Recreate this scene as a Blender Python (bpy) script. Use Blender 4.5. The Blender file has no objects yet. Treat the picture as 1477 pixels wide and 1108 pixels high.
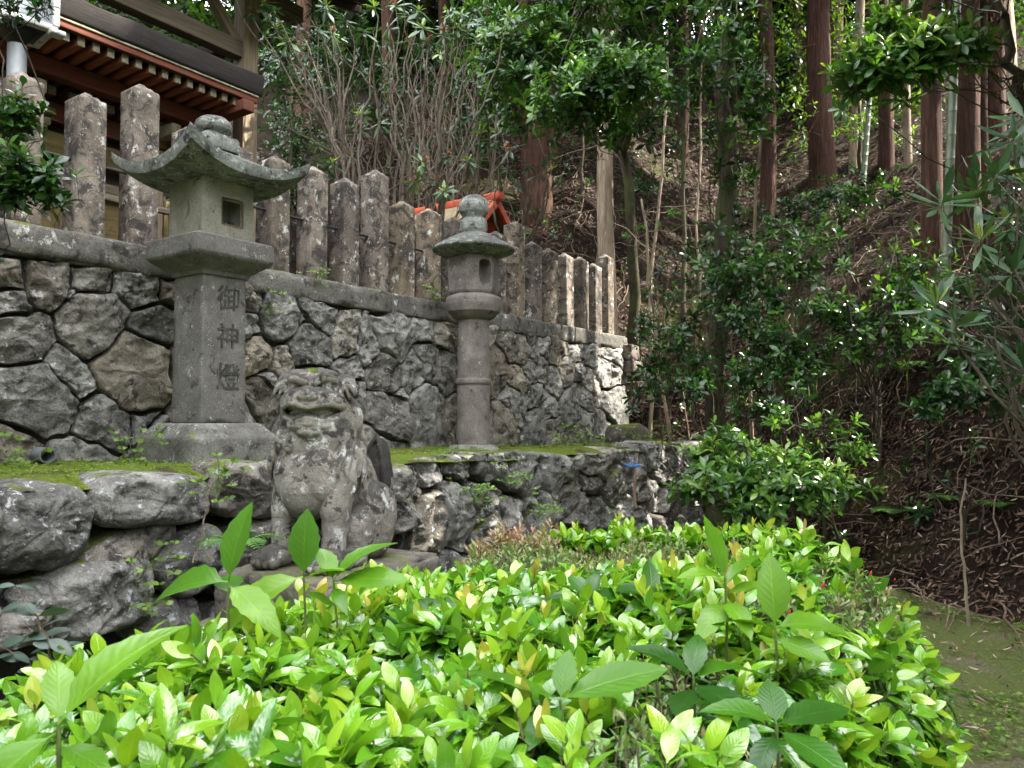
import bpy, bmesh, math, random
import numpy as np
from mathutils import Vector, Matrix

RNG = np.random.default_rng(7)
random.seed(7)
C = bpy.context
COL = C.scene.collection
rad = math.radians

# ---------------------------------------------------------------- camera maths
FPX, CX, CY = 1115.0, 738.5, 554.0
PITCH = math.atan2(49.0, FPX)
GROUND = -1.5          # the eye is the origin, the lawn lies 1.5 m below it


def ray(px, py):
    dx, dy = (px - CX) / FPX, (CY - py) / FPX
    c, s = math.cos(PITCH), math.sin(PITCH)
    v = np.array([dx, c - s * dy, s + c * dy])
    return v / v[1]


def at(px, py, D):
    return ray(px, py) * D


# wall frame: t along the wall (away to the right), s into the hill, z up
WD = np.array([.574, .819, 0.]); WS = np.array([-.819, .574, 0.]); W0 = np.array([-1.42, 4.7, 0.])
WROT = math.atan2(.819, .574)


def W(t, s, z):
    return W0 + WD * t + WS * s + np.array([0, 0, z])


def Wa(T, S, Z):
    T, S, Z = np.broadcast_arrays(T, S, Z)
    return W0 + T[..., None] * WD + S[..., None] * WS + Z[..., None] * np.array([0, 0, 1.])


def to_ts(P):
    P = np.asarray(P, float)
    d = P - W0
    return d @ WD, d @ WS


def pix_on_wall(px, py, s):
    r = ray(px, py)
    k = (s + W0 @ WS) / (r @ WS)
    p = r * k
    t, _ = to_ts(p)
    return float(t), float(p[2]), float(p[1])


# ---------------------------------------------------------------- noise
def _hash(i, j, k, seed):
    h = (i * 374761393 + j * 668265263 + k * 2147483647 + seed * 974634353) & 0xffffffff
    h = (h ^ (h >> 13)) * 1274126177 & 0xffffffff
    h = (h ^ (h >> 16)) * 2246822519 & 0xffffffff
    return ((h ^ (h >> 15)) & 0xffff) / 65535.0


def vnoise(P, seed=0):
    P = np.asarray(P, float)
    I = np.floor(P).astype(np.int64); F = P - I
    F = F * F * F * (F * (F * 6 - 15) + 10)
    r = 0
    for a in (0, 1):
        for b in (0, 1):
            for c in (0, 1):
                w = (F[..., 0] if a else 1 - F[..., 0]) * (F[..., 1] if b else 1 - F[..., 1]) * (F[..., 2] if c else 1 - F[..., 2])
                r = r + w * _hash(I[..., 0] + a, I[..., 1] + b, I[..., 2] + c, seed)
    return r * 2 - 1


def fbm(P, scale=1, octv=4, seed=0, gain=.5):
    P = np.asarray(P, float) * scale
    r = 0; a = 1; tot = 0
    for o in range(octv):
        r = r + a * vnoise(P * (2 ** o) + 17.3 * o, seed + o)
        tot += a; a *= gain
    return r / tot


# ---------------------------------------------------------------- meshes
class Acc:
    """collects vertices, faces, uv and a per-vertex tint"""
    def __init__(s):
        s.V = []; s.Q = []; s.T = []; s.UV = []; s.TI = []; s.n = 0

    def add(s, V, Q=None, T=None, uv=None, tint=None):
        V = np.asarray(V, np.float32).reshape(-1, 3)
        k = len(V)
        s.V.append(V)
        if Q is not None and len(Q): s.Q.append(np.asarray(Q, np.int64).reshape(-1, 4) + s.n)
        if T is not None and len(T): s.T.append(np.asarray(T, np.int64).reshape(-1, 3) + s.n)
        s.UV.append(np.zeros((k, 2), np.float32) if uv is None else np.asarray(uv, np.float32).reshape(-1, 2))
        if tint is None: tint = 0.5
        s.TI.append(np.broadcast_to(np.asarray(tint, np.float32), (k,)))
        s.n += k

    def build(s, name, mat, parent=None, smooth=True, loc=None, uv=True):
        if not s.V: return None
        me = bpy.data.meshes.new(name)
        V = np.concatenate(s.V); n = len(V)
        if loc is not None: V = V - np.asarray(loc, np.float32)
        Q = np.concatenate(s.Q) if s.Q else np.zeros((0, 4), np.int64)
        T = np.concatenate(s.T) if s.T else np.zeros((0, 3), np.int64)
        idx = np.concatenate([Q.ravel(), T.ravel()]).astype(np.int32)
        st = np.concatenate([np.arange(len(Q)) * 4, len(Q) * 4 + np.arange(len(T)) * 3]).astype(np.int32)
        me.vertices.add(n); me.vertices.foreach_set("co", V.ravel())
        me.loops.add(len(idx)); me.loops.foreach_set("vertex_index", idx)
        me.polygons.add(len(st)); me.polygons.foreach_set("loop_start", st)
        me.polygons.foreach_set("use_smooth", np.full(len(st), smooth, bool))
        if uv:
            UV = np.concatenate(s.UV)
            l = me.uv_layers.new(name="UVMap")
            l.data.foreach_set("uv", UV[idx].ravel())
        a = me.attributes.new("tint", 'FLOAT', 'POINT')
        a.data.foreach_set("value", np.concatenate(s.TI).astype(np.float32))
        me.update(calc_edges=True); me.validate()
        return link(name, me, mat, parent, loc)


def link(name, me, mat=None, parent=None, loc=None):
    o = bpy.data.objects.new(name, me); COL.objects.link(o)
    if mat is not None: me.materials.append(mat)
    if parent is not None: o.parent = parent
    if loc is not None:
        o.location = Vector([float(q) for q in loc])
        if parent is not None: o.location = o.location - parent.location
    elif parent is not None and (parent.location.length > 0 or parent.rotation_euler.z):
        # geometry was given in world space: undo the parent's own placement
        o.matrix_parent_inverse = parent_matrix(parent).inverted()
    return o


def parent_matrix(p):
    m = Matrix.LocRotScale(p.location, p.rotation_euler, None)
    return (parent_matrix(p.parent) @ p.matrix_parent_inverse @ m) if p.parent else m


def tag(o, label=None, cat=None, group=None, kind=None):
    if label: o['label'] = label
    if cat: o['category'] = cat
    if group: o['group'] = group
    if kind: o['kind'] = kind
    return o


def empty(name, loc, label, cat, group=None):
    o = bpy.data.objects.new(name, None); COL.objects.link(o)
    o.empty_display_size = .1
    o.location = Vector([float(q) for q in loc])
    return tag(o, label, cat, group)


def nrm(v):
    v = np.asarray(v, float)
    return v / np.maximum(np.linalg.norm(v, axis=-1, keepdims=True), 1e-9)


def frames(A, N):
    Y = nrm(A)
    Z = N - (N * Y).sum(-1, keepdims=True) * Y
    Z = nrm(Z)
    X = np.cross(Y, Z)
    return np.stack([X, Y, Z], -1)      # columns


def inst(acc, tpl, P, A, N, S, tint, wide=None):
    """copies of a leaf template"""
    v, q, uv = tpl
    P = np.asarray(P, float); n = len(P)
    if n == 0: return
    R = frames(np.asarray(A, float), np.asarray(N, float))
    S = np.broadcast_to(np.asarray(S, float), (n,))
    vv = np.broadcast_to(v, (n,) + v.shape).copy()
    if wide is not None: vv[..., 0] *= np.asarray(wide)[:, None]
    Vx = P[:, None, :] + np.einsum('nij,nkj->nki', R, vv) * S[:, None, None]
    k = len(v)
    Q = (q[None] + (np.arange(n) * k)[:, None, None]).reshape(-1, 4)
    acc.add(Vx, Q, uv=np.tile(uv, (n, 1)), tint=np.repeat(np.broadcast_to(tint, (n,)), k))


def leaf_tpl(w=.4, rows=(0, .2, .45, .7, .9, 1), fold=.25, curl=.25, shape=1.0, serr=0, twist=0, petiole=.06, full=.8, cup=0):
    """leaf of length 1 along +Y, its upper side +Z"""
    V = []; UV = []
    ys = list(rows)
    for i, y in enumerate(ys):
        yy = max(0, (y - petiole) / (1 - petiole))
        hw = w / 2 * max(0, math.sin(math.pi * yy ** shape)) ** full
        if serr and 0 < i < len(ys) - 1: hw *= 1 + serr * (1 if i % 2 else -1)
        hw = max(hw, .012)
        z = -curl * y * y + .1 * y
        for j, sx in enumerate((-1, 0, 1)):
            V.append((sx * hw, y, z + fold * hw * abs(sx) + twist * sx * hw * y))
            UV.append((j / 2, y))
    Q = []
    for i in range(len(ys) - 1):
        for j in (0, 1):
            a = i * 3 + j
            Q.append((a, a + 1, a + 4, a + 3))
    return np.array(V, float), np.array(Q, np.int64), np.array(UV, float)


T_RHOMB = (np.array([(0, 0, 0), (.22, .45, .06), (0, 1, -.08), (-.22, .45, .06)], float), np.array([(0, 1, 2, 3)]), np.array([(.5, 0), (1, .5), (.5, 1), (0, .5)], float))


def tubes(acc, P, R, n=6, tint=.5, cap=True):
    """m tubes of k points each: P (m,k,3), R (m,k)"""
    P = np.asarray(P, float)
    if P.ndim == 2: P = P[None]
    m, k, _ = P.shape
    R = np.broadcast_to(np.asarray(R, float), (m, k))
    Tn = np.gradient(P, axis=1) if k > 2 else np.repeat(P[:, 1:] - P[:, :1], 2, 1)
    Tn = nrm(Tn)
    mean = nrm(P[:, -1] - P[:, 0])
    ref = np.where(np.abs(mean[:, 2:3]) > .8, np.array([[1, .13, .07]]), np.array([[.1, .2, 1.]]))
    U = nrm(np.cross(Tn, ref[:, None, :])); Vv = np.cross(Tn, U)
    a = np.arange(n) / n * 2 * math.pi
    ring = P[:, :, None, :] + R[:, :, None, None] * (np.cos(a)[None, None, :, None] * U[:, :, None, :] + np.sin(a)[None, None, :, None] * Vv[:, :, None, :])
    i = np.arange(k - 1)[:, None] * n; j = np.arange(n)[None]
    q = np.stack([i + j, i + (j + 1) % n, i + n + (j + 1) % n, i + n + j], -1).reshape(-1, 4)
    Q = (q[None] + (np.arange(m) * k * n)[:, None, None]).reshape(-1, 4)
    uv = np.stack(np.broadcast_arrays((j / n) + 0 * i, np.arange(k)[:, None] / max(1, k - 1) + 0 * j) if False else
                  [np.tile(np.arange(n) / n, k), np.repeat(np.arange(k) / max(1, k - 1), n)], -1)
    tt = np.broadcast_to(np.asarray(tint, float), (m,))
    acc.add(ring, Q, uv=np.tile(uv, (m, 1)), tint=np.repeat(tt, k * n))


def wobble_path(a, b, k=8, amp=.1, seed=None, sag=0):
    a = np.asarray(a, float); b = np.asarray(b, float)
    r = np.random.default_rng(seed if seed is not None else RNG.integers(1 << 30))
    u = np.linspace(0, 1, k)[:, None]
    p = a + (b - a) * u
    off = np.cumsum(r.normal(0, 1, (k, 3)), 0)
    off = off - off[0] - (off[-1] - off[0]) * u
    return p + off * amp / math.sqrt(k) + np.array([0, 0, -sag]) * (4 * u * (1 - u))


def grid_quads(n, m):
    i, j = np.meshgrid(np.arange(n - 1), np.arange(m - 1), indexing='ij')
    a = i * m + j
    return np.stack([a, a + m, a + m + 1, a + 1], -1).reshape(-1, 4)


def round_box(hx, hy, hz, r=.02, step=.05, taper=0.0, noise=0.0, nscale=6, seed=0, cap=0.0, chip=0.0):
    """a box with rounded edges on a fine grid (half sizes), rough if noise > 0; cap raises the top to a pyramid"""
    H = np.array([hx, hy, hz])
    Vs = []; Qs = []; n0 = 0

    def lin(h):
        c = max(2, int(round(2 * (h - r) / step)) + 1)
        return np.concatenate([[-h, -h + r * .35], np.linspace(-h + r, h - r, c), [h - r * .35, h]])
    for ax in range(3):
        u, v = [(1, 2), (2, 0), (0, 1)][ax]
        for sg in (-1, 1):
            gu, gv = np.meshgrid(lin(H[u]), lin(H[v]), indexing='ij')
            p = np.zeros(gu.shape + (3,)); p[..., ax] = sg * H[ax]; p[..., u] = gu; p[..., v] = gv
            q = grid_quads(*gu.shape)
            if sg < 0: q = q[:, ::-1]
            Vs.append(p.reshape(-1, 3)); Qs.append(q + n0); n0 += gu.size
    V = np.concatenate(Vs); Q = np.concatenate(Qs)
    core = np.clip(V, -(H - r), H - r)
    d = V - core
    nn = nrm(d)
    V = core + nn * r
    if cap:
        m = np.maximum(np.abs(V[:, 0]) / hx, np.abs(V[:, 1]) / hy)
        top = np.clip((V[:, 2] - (hz - 2 * r)) / (2 * r), 0, 1)
        V[:, 2] += top * cap * (1 - m)
    if taper:
        f = 1 - taper * (V[:, 2] + hz) / (2 * hz)
        V[:, :2] *= f[:, None]
    # weld the seams
    key = np.round(V * 20000).astype(np.int64)
    _, first, inv = np.unique(key, axis=0, return_index=True, return_inverse=True)
    inv = inv.ravel()
    V = V[first]; nn = nn[first]; Q = inv[Q]
    if noise:
        o = np.array([seed * 3.1, seed * 1.7, seed * 2.3])
        V = V + nn * (fbm(V + o, nscale, 4, seed)[:, None] * noise)
    if chip:
        o = np.array([seed * 5.1, seed * .7, seed * 1.3])
        edge = (np.abs(nn).max(1) < .93)
        V = V - nn * (np.clip(fbm(V + o, 9, 3, seed + 5) - .05, 0, 1) * edge * chip)[:, None]
    return V, Q


def place(V, loc, rz=0, rx=0, ry=0):
    M = (Matrix.Rotation(rz, 3, 'Z') @ Matrix.Rotation(ry, 3, 'Y') @ Matrix.Rotation(rx, 3, 'X'))
    return np.asarray(V) @ np.array(M).T + np.asarray(loc)


def lathe(profile, n=40, noise=0, seed=0, nscale=7, sides=None):
    """profile: (r, z) from bottom to top"""
    pr = np.array(profile, float)
    # resample
    seg = np.linalg.norm(np.diff(pr, axis=0), axis=1); cum = np.concatenate([[0], np.cumsum(seg)])
    k = max(len(pr), int(cum[-1] / .018))
    ss = np.unique(np.concatenate([np.linspace(0, cum[-1], k), cum]))
    r = np.interp(ss, cum, pr[:, 0]); z = np.interp(ss, cum, pr[:, 1])
    a = np.arange(n) / n * 2 * math.pi
    f = np.ones(n)
    if sides:
        b = (a % (2 * math.pi / sides)) - math.pi / sides
        f = math.cos(math.pi / sides) / np.cos(b); f = 1 + (f / f.mean() - 1) * .8
    V = np.stack([r[:, None] * np.cos(a) * f, r[:, None] * np.sin(a) * f, np.repeat(z[:, None], n, 1)], -1)
    kk = len(r)
    if noise:
        d = nrm(np.stack([np.cos(a), np.sin(a), 0 * a], -1))[None]
        V = V + d * (fbm(V + seed * 2.7, nscale, 4, seed) * noise * (r > .004)[:, None])[..., None]
    i = np.arange(kk - 1)[:, None] * n; j = np.arange(n)[None]
    q = np.stack([i + j, i + (j + 1) % n, i + n + (j + 1) % n, i + n + j], -1).reshape(-1, 4)
    return V.reshape(-1, 3), q


def boolean_cut(o, cutters):
    """cuts the cutters (Mesh objects) out of o and bakes the result"""
    for c in cutters:
        m = o.modifiers.new('cut', 'BOOLEAN'); m.operation = 'DIFFERENCE'; m.object = c; m.solver = 'EXACT'
    bake(o)
    for c in cutters: bpy.data.objects.remove(c)


def bake(o):
    C.view_layer.update()
    dg = C.evaluated_depsgraph_get()
    me = bpy.data.meshes.new_from_object(o.evaluated_get(dg), depsgraph=dg)
    o.modifiers.clear()
    old = o.data; o.data = me
    bpy.data.meshes.remove(old)
    return o


def sharp_by_angle(o, deg=35):
    me = o.data
    me.polygons.foreach_set("use_smooth", np.ones(len(me.polygons), bool))
    if hasattr(me, "set_sharp_from_angle"): me.set_sharp_from_angle(angle=rad(deg))
SUN_EL = rad(48); SUN_AZ = rad(86)     # azimuth from +Y towards +X
SUN_D = np.array([math.sin(SUN_AZ) * math.cos(SUN_EL), math.cos(SUN_AZ) * math.cos(SUN_EL), math.sin(SUN_EL)])
# ---------------------------------------------------------------- materials
def new_mat(name):
    m = bpy.data.materials.new(name); m.use_nodes = True
    nt = m.node_tree; nt.nodes.clear()
    return m, nt


class G:
    """small node-graph helper"""
    def __init__(s, nt):
        s.nt = nt

    def n(s, t, **kw):
        nd = s.nt.nodes.new(t)
        for k, v in kw.items():
            if k.startswith('i_'): nd.inputs[k[2:].replace('_', ' ')].default_value = v
            else: setattr(nd, k, v)
        return nd

    def l(s, a, b): s.nt.links.new(a, b)

    def coord(s): return s.n('ShaderNodeTexCoord').outputs['Object']

    def noise(s, vec, scale, detail=6, rough=.6, dist=0):
        nd = s.n('ShaderNodeTexNoise'); nd.inputs['Scale'].default_value = scale
        nd.inputs['Detail'].default_value = detail; nd.inputs['Roughness'].default_value = rough
        nd.inputs['Distortion'].default_value = dist
        s.l(vec, nd.inputs['Vector']); return nd.outputs['Fac']

    def ramp(s, fac, stops, interp='LINEAR'):
        nd = s.n('ShaderNodeValToRGB'); cr = nd.color_ramp; cr.interpolation = interp
        while len(cr.elements) < len(stops): cr.elements.new(.5)
        for e, (p, c) in zip(cr.elements, stops):
            e.position = p; e.color = (*c, 1) if len(c) == 3 else c
        s.l(fac, nd.inputs['Fac']); return nd.outputs['Color']

    def step(s, fac, lo, hi):
        nd = s.n('ShaderNodeMapRange'); nd.inputs['From Min'].default_value = lo; nd.inputs['From Max'].default_value = hi
        nd.interpolation_type = 'SMOOTHSTEP'
        s.l(fac, nd.inputs['Value']); return nd.outputs['Result']

    def mix(s, fac, a, b, mode='MIX'):
        nd = s.n('ShaderNodeMix', data_type='RGBA', blend_type=mode)
        for sock, v in ((nd.inputs[0], fac), (nd.inputs[6], a), (nd.inputs[7], b)):
            if isinstance(v, (int, float)): sock.default_value = v
            elif isinstance(v, tuple): sock.default_value = (*v, 1)
            else: s.l(v, sock)
        return nd.outputs[2]

    def math(s, op, a, b=0.5):
        nd = s.n('ShaderNodeMath', operation=op)
        for sock, v in ((nd.inputs[0], a), (nd.inputs[1], b)):
            if isinstance(v, (int, float)): sock.default_value = v
            else: s.l(v, sock)
        return nd.outputs[0]

    def attr(s, name='tint'):
        return s.n('ShaderNodeAttribute', attribute_name=name).outputs['Fac']

    def bump(s, h, strength=.5, dist=.02, normal=None):
        nd = s.n('ShaderNodeBump'); nd.inputs['Strength'].default_value = strength; nd.inputs['Distance'].default_value = dist
        s.l(h, nd.inputs['Height'])
        if normal is not None: s.l(normal, nd.inputs['Normal'])
        return nd.outputs['Normal']

    def out(s, shader):
        o = s.n('ShaderNodeOutputMaterial'); s.l(shader, o.inputs['Surface'])

    def pbr(s, col, rough=.9, spec=.3, normal=None, **kw):
        b = s.n('ShaderNodeBsdfPrincipled')
        if isinstance(col, tuple): b.inputs['Base Color'].default_value = (*col, 1)
        else: s.l(col, b.inputs['Base Color'])
        if isinstance(rough, (int, float)): b.inputs['Roughness'].default_value = rough
        else: s.l(rough, b.inputs['Roughness'])
        b.inputs['Specular IOR Level'].default_value = spec
        if normal is not None: s.l(normal, b.inputs['Normal'])
        for k, v in kw.items(): b.inputs[k].default_value = v
        return b.outputs[0]


def stone_mat(name, c=((.06, .06, .06), (.14, .135, .13), (.24, .235, .22)), scale=4, lichen=.5, lcol=(.42, .43, .40), dark=.5, moss=0.0, specks=.5,
              tint=.0, bump=.6, warm=(.25, .17, .10), mosscol=(.095, .12, .016), fine=60, wet=.9, topdark=0.0, mossmin=.35, lscale=1.0, backdark=0):
    m, nt = new_mat(name); g = G(nt)
    co = g.coord()
    n1 = g.noise(co, scale, 9, .68, .3)
    col = g.ramp(n1, [(.3, c[0]), (.5, c[1]), (.72, c[2])])
    if tint:
        t = g.attr()
        col = g.mix(g.math('MULTIPLY', g.step(t, .55, 1.0), .55 * tint), col, warm)
        hv = g.n('ShaderNodeHueSaturation'); g.l(col, hv.inputs['Color'])
        g.l(g.math('MULTIPLY_ADD', g.math('FRACT', g.math('MULTIPLY', t, 7.3)), .9 * tint), hv.inputs['Value'])
        hv.inputs['Value'].default_value = 1
        mm = g.n('ShaderNodeMapRange'); g.l(g.math('FRACT', g.math('MULTIPLY', t, 7.3)), mm.inputs['Value'])
        mm.inputs['To Min'].default_value = 1 - .45 * tint; mm.inputs['To Max'].default_value = 1 + .45 * tint
        g.l(mm.outputs[0], hv.inputs['Value'])
        col = hv.outputs['Color']
    # dark weathering
    nd = g.noise(co, scale * 1.7, 8, .7, .6)
    if dark: col = g.mix(g.math('MULTIPLY', g.step(nd, .60 - .12 * dark, .70 - .1 * dark), .85), col, (.022, .021, .02))
    # lichen blotches
    nl = g.noise(co, scale * 2.3 * lscale, 10, .72, .2)
    if lichen: col = g.mix(g.math('MULTIPLY', g.step(nl, .66 - .13 * lichen, .72 - .13 * lichen), .8), col, lcol)
    if specks:
        v = g.n('ShaderNodeTexVoronoi'); v.inputs['Scale'].default_value = fine * .6; g.l(co, v.inputs['Vector'])
        sp = g.math('MULTIPLY', g.math('LESS_THAN', v.outputs['Distance'], .18), g.step(g.noise(co, fine * .12, 3), .5, .6))
        col = g.mix(g.math('MULTIPLY', sp, .6 * specks), col, (.5, .5, .47))
    nf = g.noise(co, fine, 8, .7)
    col = g.mix(1.0, col, g.ramp(nf, [(.25, (.55, .55, .55)), (.6, (1.15, 1.15, 1.15))]), 'MULTIPLY')
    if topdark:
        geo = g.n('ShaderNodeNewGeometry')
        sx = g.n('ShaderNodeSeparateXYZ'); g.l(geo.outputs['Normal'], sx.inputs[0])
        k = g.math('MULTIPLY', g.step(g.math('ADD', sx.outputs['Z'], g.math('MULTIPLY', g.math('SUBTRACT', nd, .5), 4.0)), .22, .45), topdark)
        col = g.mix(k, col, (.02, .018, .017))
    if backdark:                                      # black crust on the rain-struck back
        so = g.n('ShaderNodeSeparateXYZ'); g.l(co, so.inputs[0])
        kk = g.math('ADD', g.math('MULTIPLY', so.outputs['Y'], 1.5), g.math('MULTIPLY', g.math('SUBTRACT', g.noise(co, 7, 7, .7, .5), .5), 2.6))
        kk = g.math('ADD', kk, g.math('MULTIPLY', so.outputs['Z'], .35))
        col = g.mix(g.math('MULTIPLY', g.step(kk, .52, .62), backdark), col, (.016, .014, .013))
    if moss:
        geo = g.n('ShaderNodeNewGeometry')
        sx = g.n('ShaderNodeSeparateXYZ'); g.l(geo.outputs['Normal'], sx.inputs[0])
        nm = g.noise(co, 3.1, 6, .65)
        k = g.math('ADD', sx.outputs['Z'], g.math('MULTIPLY', g.math('SUBTRACT', nm, .5), 4.0))
        k = g.math('MULTIPLY', g.step(k, mossmin + .5 - .5 * moss, mossmin + .85 - .5 * moss), min(1, moss + .3))
        mc = g.ramp(g.noise(co, 40, 4), [(.3, tuple(q * .5 for q in mosscol)), (.7, tuple(q * 1.5 for q in mosscol))])
        col = g.mix(k, col, mc)
    hgt = g.math('ADD', g.math('MULTIPLY', g.noise(co, scale * 4, 10, .7), 1.0), g.math('MULTIPLY', nf, .35))
    nb = g.bump(hgt, bump, .035)
    g.out(g.pbr(col, wet, .25, nb))
    return m


def leaf_mat(name, ramp, trans=.35, rough=.35, spec=.5, vein=.25, tcol=None, var=.3, back=None, coat=0.0):
    """ramp: colours over the per-leaf tint"""
    m, nt = new_mat(name); g = G(nt)
    t = g.attr()
    n = len(ramp)
    col = g.ramp(t, [(i / max(1, n - 1), c) for i, c in enumerate(ramp)])
    co = g.coord()
    hv = g.n('ShaderNodeHueSaturation'); g.l(col, hv.inputs['Color'])
    mm = g.n('ShaderNodeMapRange'); g.l(g.noise(co, 9, 3), mm.inputs['Value'])
    mm.inputs['From Min'].default_value = .3; mm.inputs['From Max'].default_value = .7
    mm.inputs['To Min'].default_value = 1 - var; mm.inputs['To Max'].default_value = 1 + var
    g.l(mm.outputs[0], hv.inputs['Value']); col = hv.outputs['Color']
    normal = None
    if vein:
        uv = g.n('ShaderNodeUVMap'); sx = g.n('ShaderNodeSeparateXYZ'); g.l(uv.outputs[0], sx.inputs[0])
        d = g.math('ABSOLUTE', g.math('SUBTRACT', sx.outputs['X'], .5))
        mid = g.math('SUBTRACT', 1.0, g.step(d, .0, .055))
        lite = g.mix(1.0, col, (1.7, 1.55, 1.5), 'MULTIPLY')
        col = g.mix(g.math('MULTIPLY', mid, vein * 2.2), col, lite)
        # side veins
        w = g.math('SINE', g.math('MULTIPLY', g.math('SUBTRACT', sx.outputs['Y'], g.math('MULTIPLY', d, .45)), 62.0))
        normal = g.bump(g.math('ADD', g.math('MULTIPLY', w, .12), g.math('MULTIPLY', mid, -.6)), .22, .004)
        col = g.mix(g.math('MULTIPLY', g.step(w, .75, 1.0), vein * .5), col, lite)
    if back:
        geo = g.n('ShaderNodeNewGeometry')
        col = g.mix(g.math('MULTIPLY', geo.outputs['Backfacing'], back), col, g.mix(.5, col, (.20, .24, .12)))
    p = g.pbr(col, rough, spec, normal)
    if coat:
        b = p.node; b.inputs['Coat Weight'].default_value = coat; b.inputs['Coat Roughness'].default_value = .1
    tr = g.n('ShaderNodeBsdfTranslucent')
    tc = g.mix(1.0, col, tcol or (1.5, 1.6, .6), 'MULTIPLY'); g.l(tc, tr.inputs['Color'])
    if normal is not None: g.l(normal, tr.inputs['Normal'])
    mx = g.n('ShaderNodeMixShader'); mx.inputs[0].default_value = trans
    g.l(p, mx.inputs[1]); g.l(tr.outputs[0], mx.inputs[2])
    g.out(mx.outputs[0])
    return m


def bark_mat(name, c=((.05, .025, .016), (.14, .07, .045), (.25, .14, .09)), stretch=9, scale=6, moss=0.0, lichen=0.0, bump=.9):
    m, nt = new_mat(name); g = G(nt)
    co = g.coord()
    mp = g.n('ShaderNodeMapping'); mp.inputs['Scale'].default_value = (stretch, stretch, .6); g.l(co, mp.inputs['Vector'])
    n1 = g.noise(mp.outputs[0], scale * .5, 9, .7, .8)
    col = g.ramp(n1, [(.3, c[0]), (.52, c[1]), (.74, c[2])])
    n2 = g.noise(co, 2.2, 5)
    col = g.mix(g.math('MULTIPLY', g.step(n2, .5, .7), .5), col, c[0])
    if lichen: col = g.mix(g.math('MULTIPLY', g.step(g.noise(co, 5, 8, .7), .6, .68), lichen), col, (.33, .34, .29))
    if moss: col = g.mix(g.math('MULTIPLY', g.step(g.noise(co, 1.8, 6), .48, .6), moss), col, (.07, .085, .03))
    g.out(g.pbr(col, .92, .15, g.bump(n1, bump, .05)))
    return m


def wood_mat(name, c=((.05, .035, .02), (.13, .09, .055), (.24, .18, .12)), axis=0, scale=3, stain=None, rough=.85):
    m, nt = new_mat(name); g = G(nt)
    co = g.coord()
    mp = g.n('ShaderNodeMapping'); sc = [14, 14, 14]; sc[axis] = .7
    mp.inputs['Scale'].default_value = sc; g.l(co, mp.inputs['Vector'])
    n1 = g.noise(mp.outputs[0], scale, 8, .65, .5)
    col = g.ramp(n1, [(.28, c[0]), (.5, c[1]), (.75, c[2])])
    if stain: col = g.mix(g.math('MULTIPLY', g.step(g.noise(co, 3.5, 7, .7), .5, .62), .8), col, stain)
    g.out(g.pbr(col, rough, .25, g.bump(n1, .5, .01)))
    return m


def plain_mat(name, col, rough=.7, spec=.3, metal=0, var=.25, scale=12):
    m, nt = new_mat(name); g = G(nt)
    n = g.noise(g.coord(), scale, 7, .65)
    c = g.ramp(n, [(.3, tuple(q * (1 - var) for q in col)), (.7, tuple(min(1, q * (1 + var)) for q in col))])
    g.out(g.pbr(c, rough, spec, g.bump(n, .2, .01), Metallic=metal))
    return m


def litter_mat(name, moss=0.0, dark=1.0):
    """forest soil under dead leaves"""
    m, nt = new_mat(name); g = G(nt)
    co = g.coord()
    n1 = g.noise(co, 1.3, 8, .7); n2 = g.noise(co, 22, 8, .75, 1.2); n3 = g.noise(co, .5, 5)
    d = dark
    soil = g.ramp(n1, [(.3, (.022 * d, .013 * d, .008 * d)), (.55, (.055 * d, .033 * d, .02 * d)), (.75, (.10 * d, .065 * d, .04 * d))])
    lit = g.ramp(n2, [(.3, (.007, .005, .0035)), (.5, (.026, .018, .012)), (.62, (.06, .042, .03)), (.72, (.13, .10, .075))])
    col = g.mix(g.step(n1, .38, .6), soil, lit)
    if moss:
        col = g.mix(g.math('MULTIPLY', g.step(n3, .62 - .2 * moss, .74 - .2 * moss), .9), col, g.ramp(g.noise(co, 60, 4), [(.3, (.03, .04, .012)), (.7, (.09, .11, .03))]))
    nb = g.bump(g.math('ADD', n2, n1), 1.0, .08)
    g.out(g.pbr(col, .95, .1, nb))
    return m


def moss_mat(name, a=(.055, .085, .012), b=(.17, .22, .028), soil=(.06, .05, .03), cover=.7):
    m, nt = new_mat(name); g = G(nt)
    co = g.coord()
    n1 = g.noise(co, 2.6, 7, .65); n2 = g.noise(co, 55, 5, .7); n3 = g.noise(co, 260, 3)
    col = g.ramp(n2, [(.3, a), (.68, b)])
    col = g.mix(1.0, col, g.ramp(n3, [(.3, (.6, .6, .6)), (.7, (1.2, 1.2, 1.2))]), 'MULTIPLY')
    col = g.mix(g.step(n1, cover - .12, cover + .02), col, g.mix(1.0, soil, g.ramp(n2, [(.3, (.5, .5, .5)), (.7, (1.5, 1.5, 1.4))]), 'MULTIPLY'))
    g.out(g.pbr(col, .95, .1, g.bump(g.math('ADD', n2, g.math('MULTIPLY', n3, .5)), .9, .025)))
    return m


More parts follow.
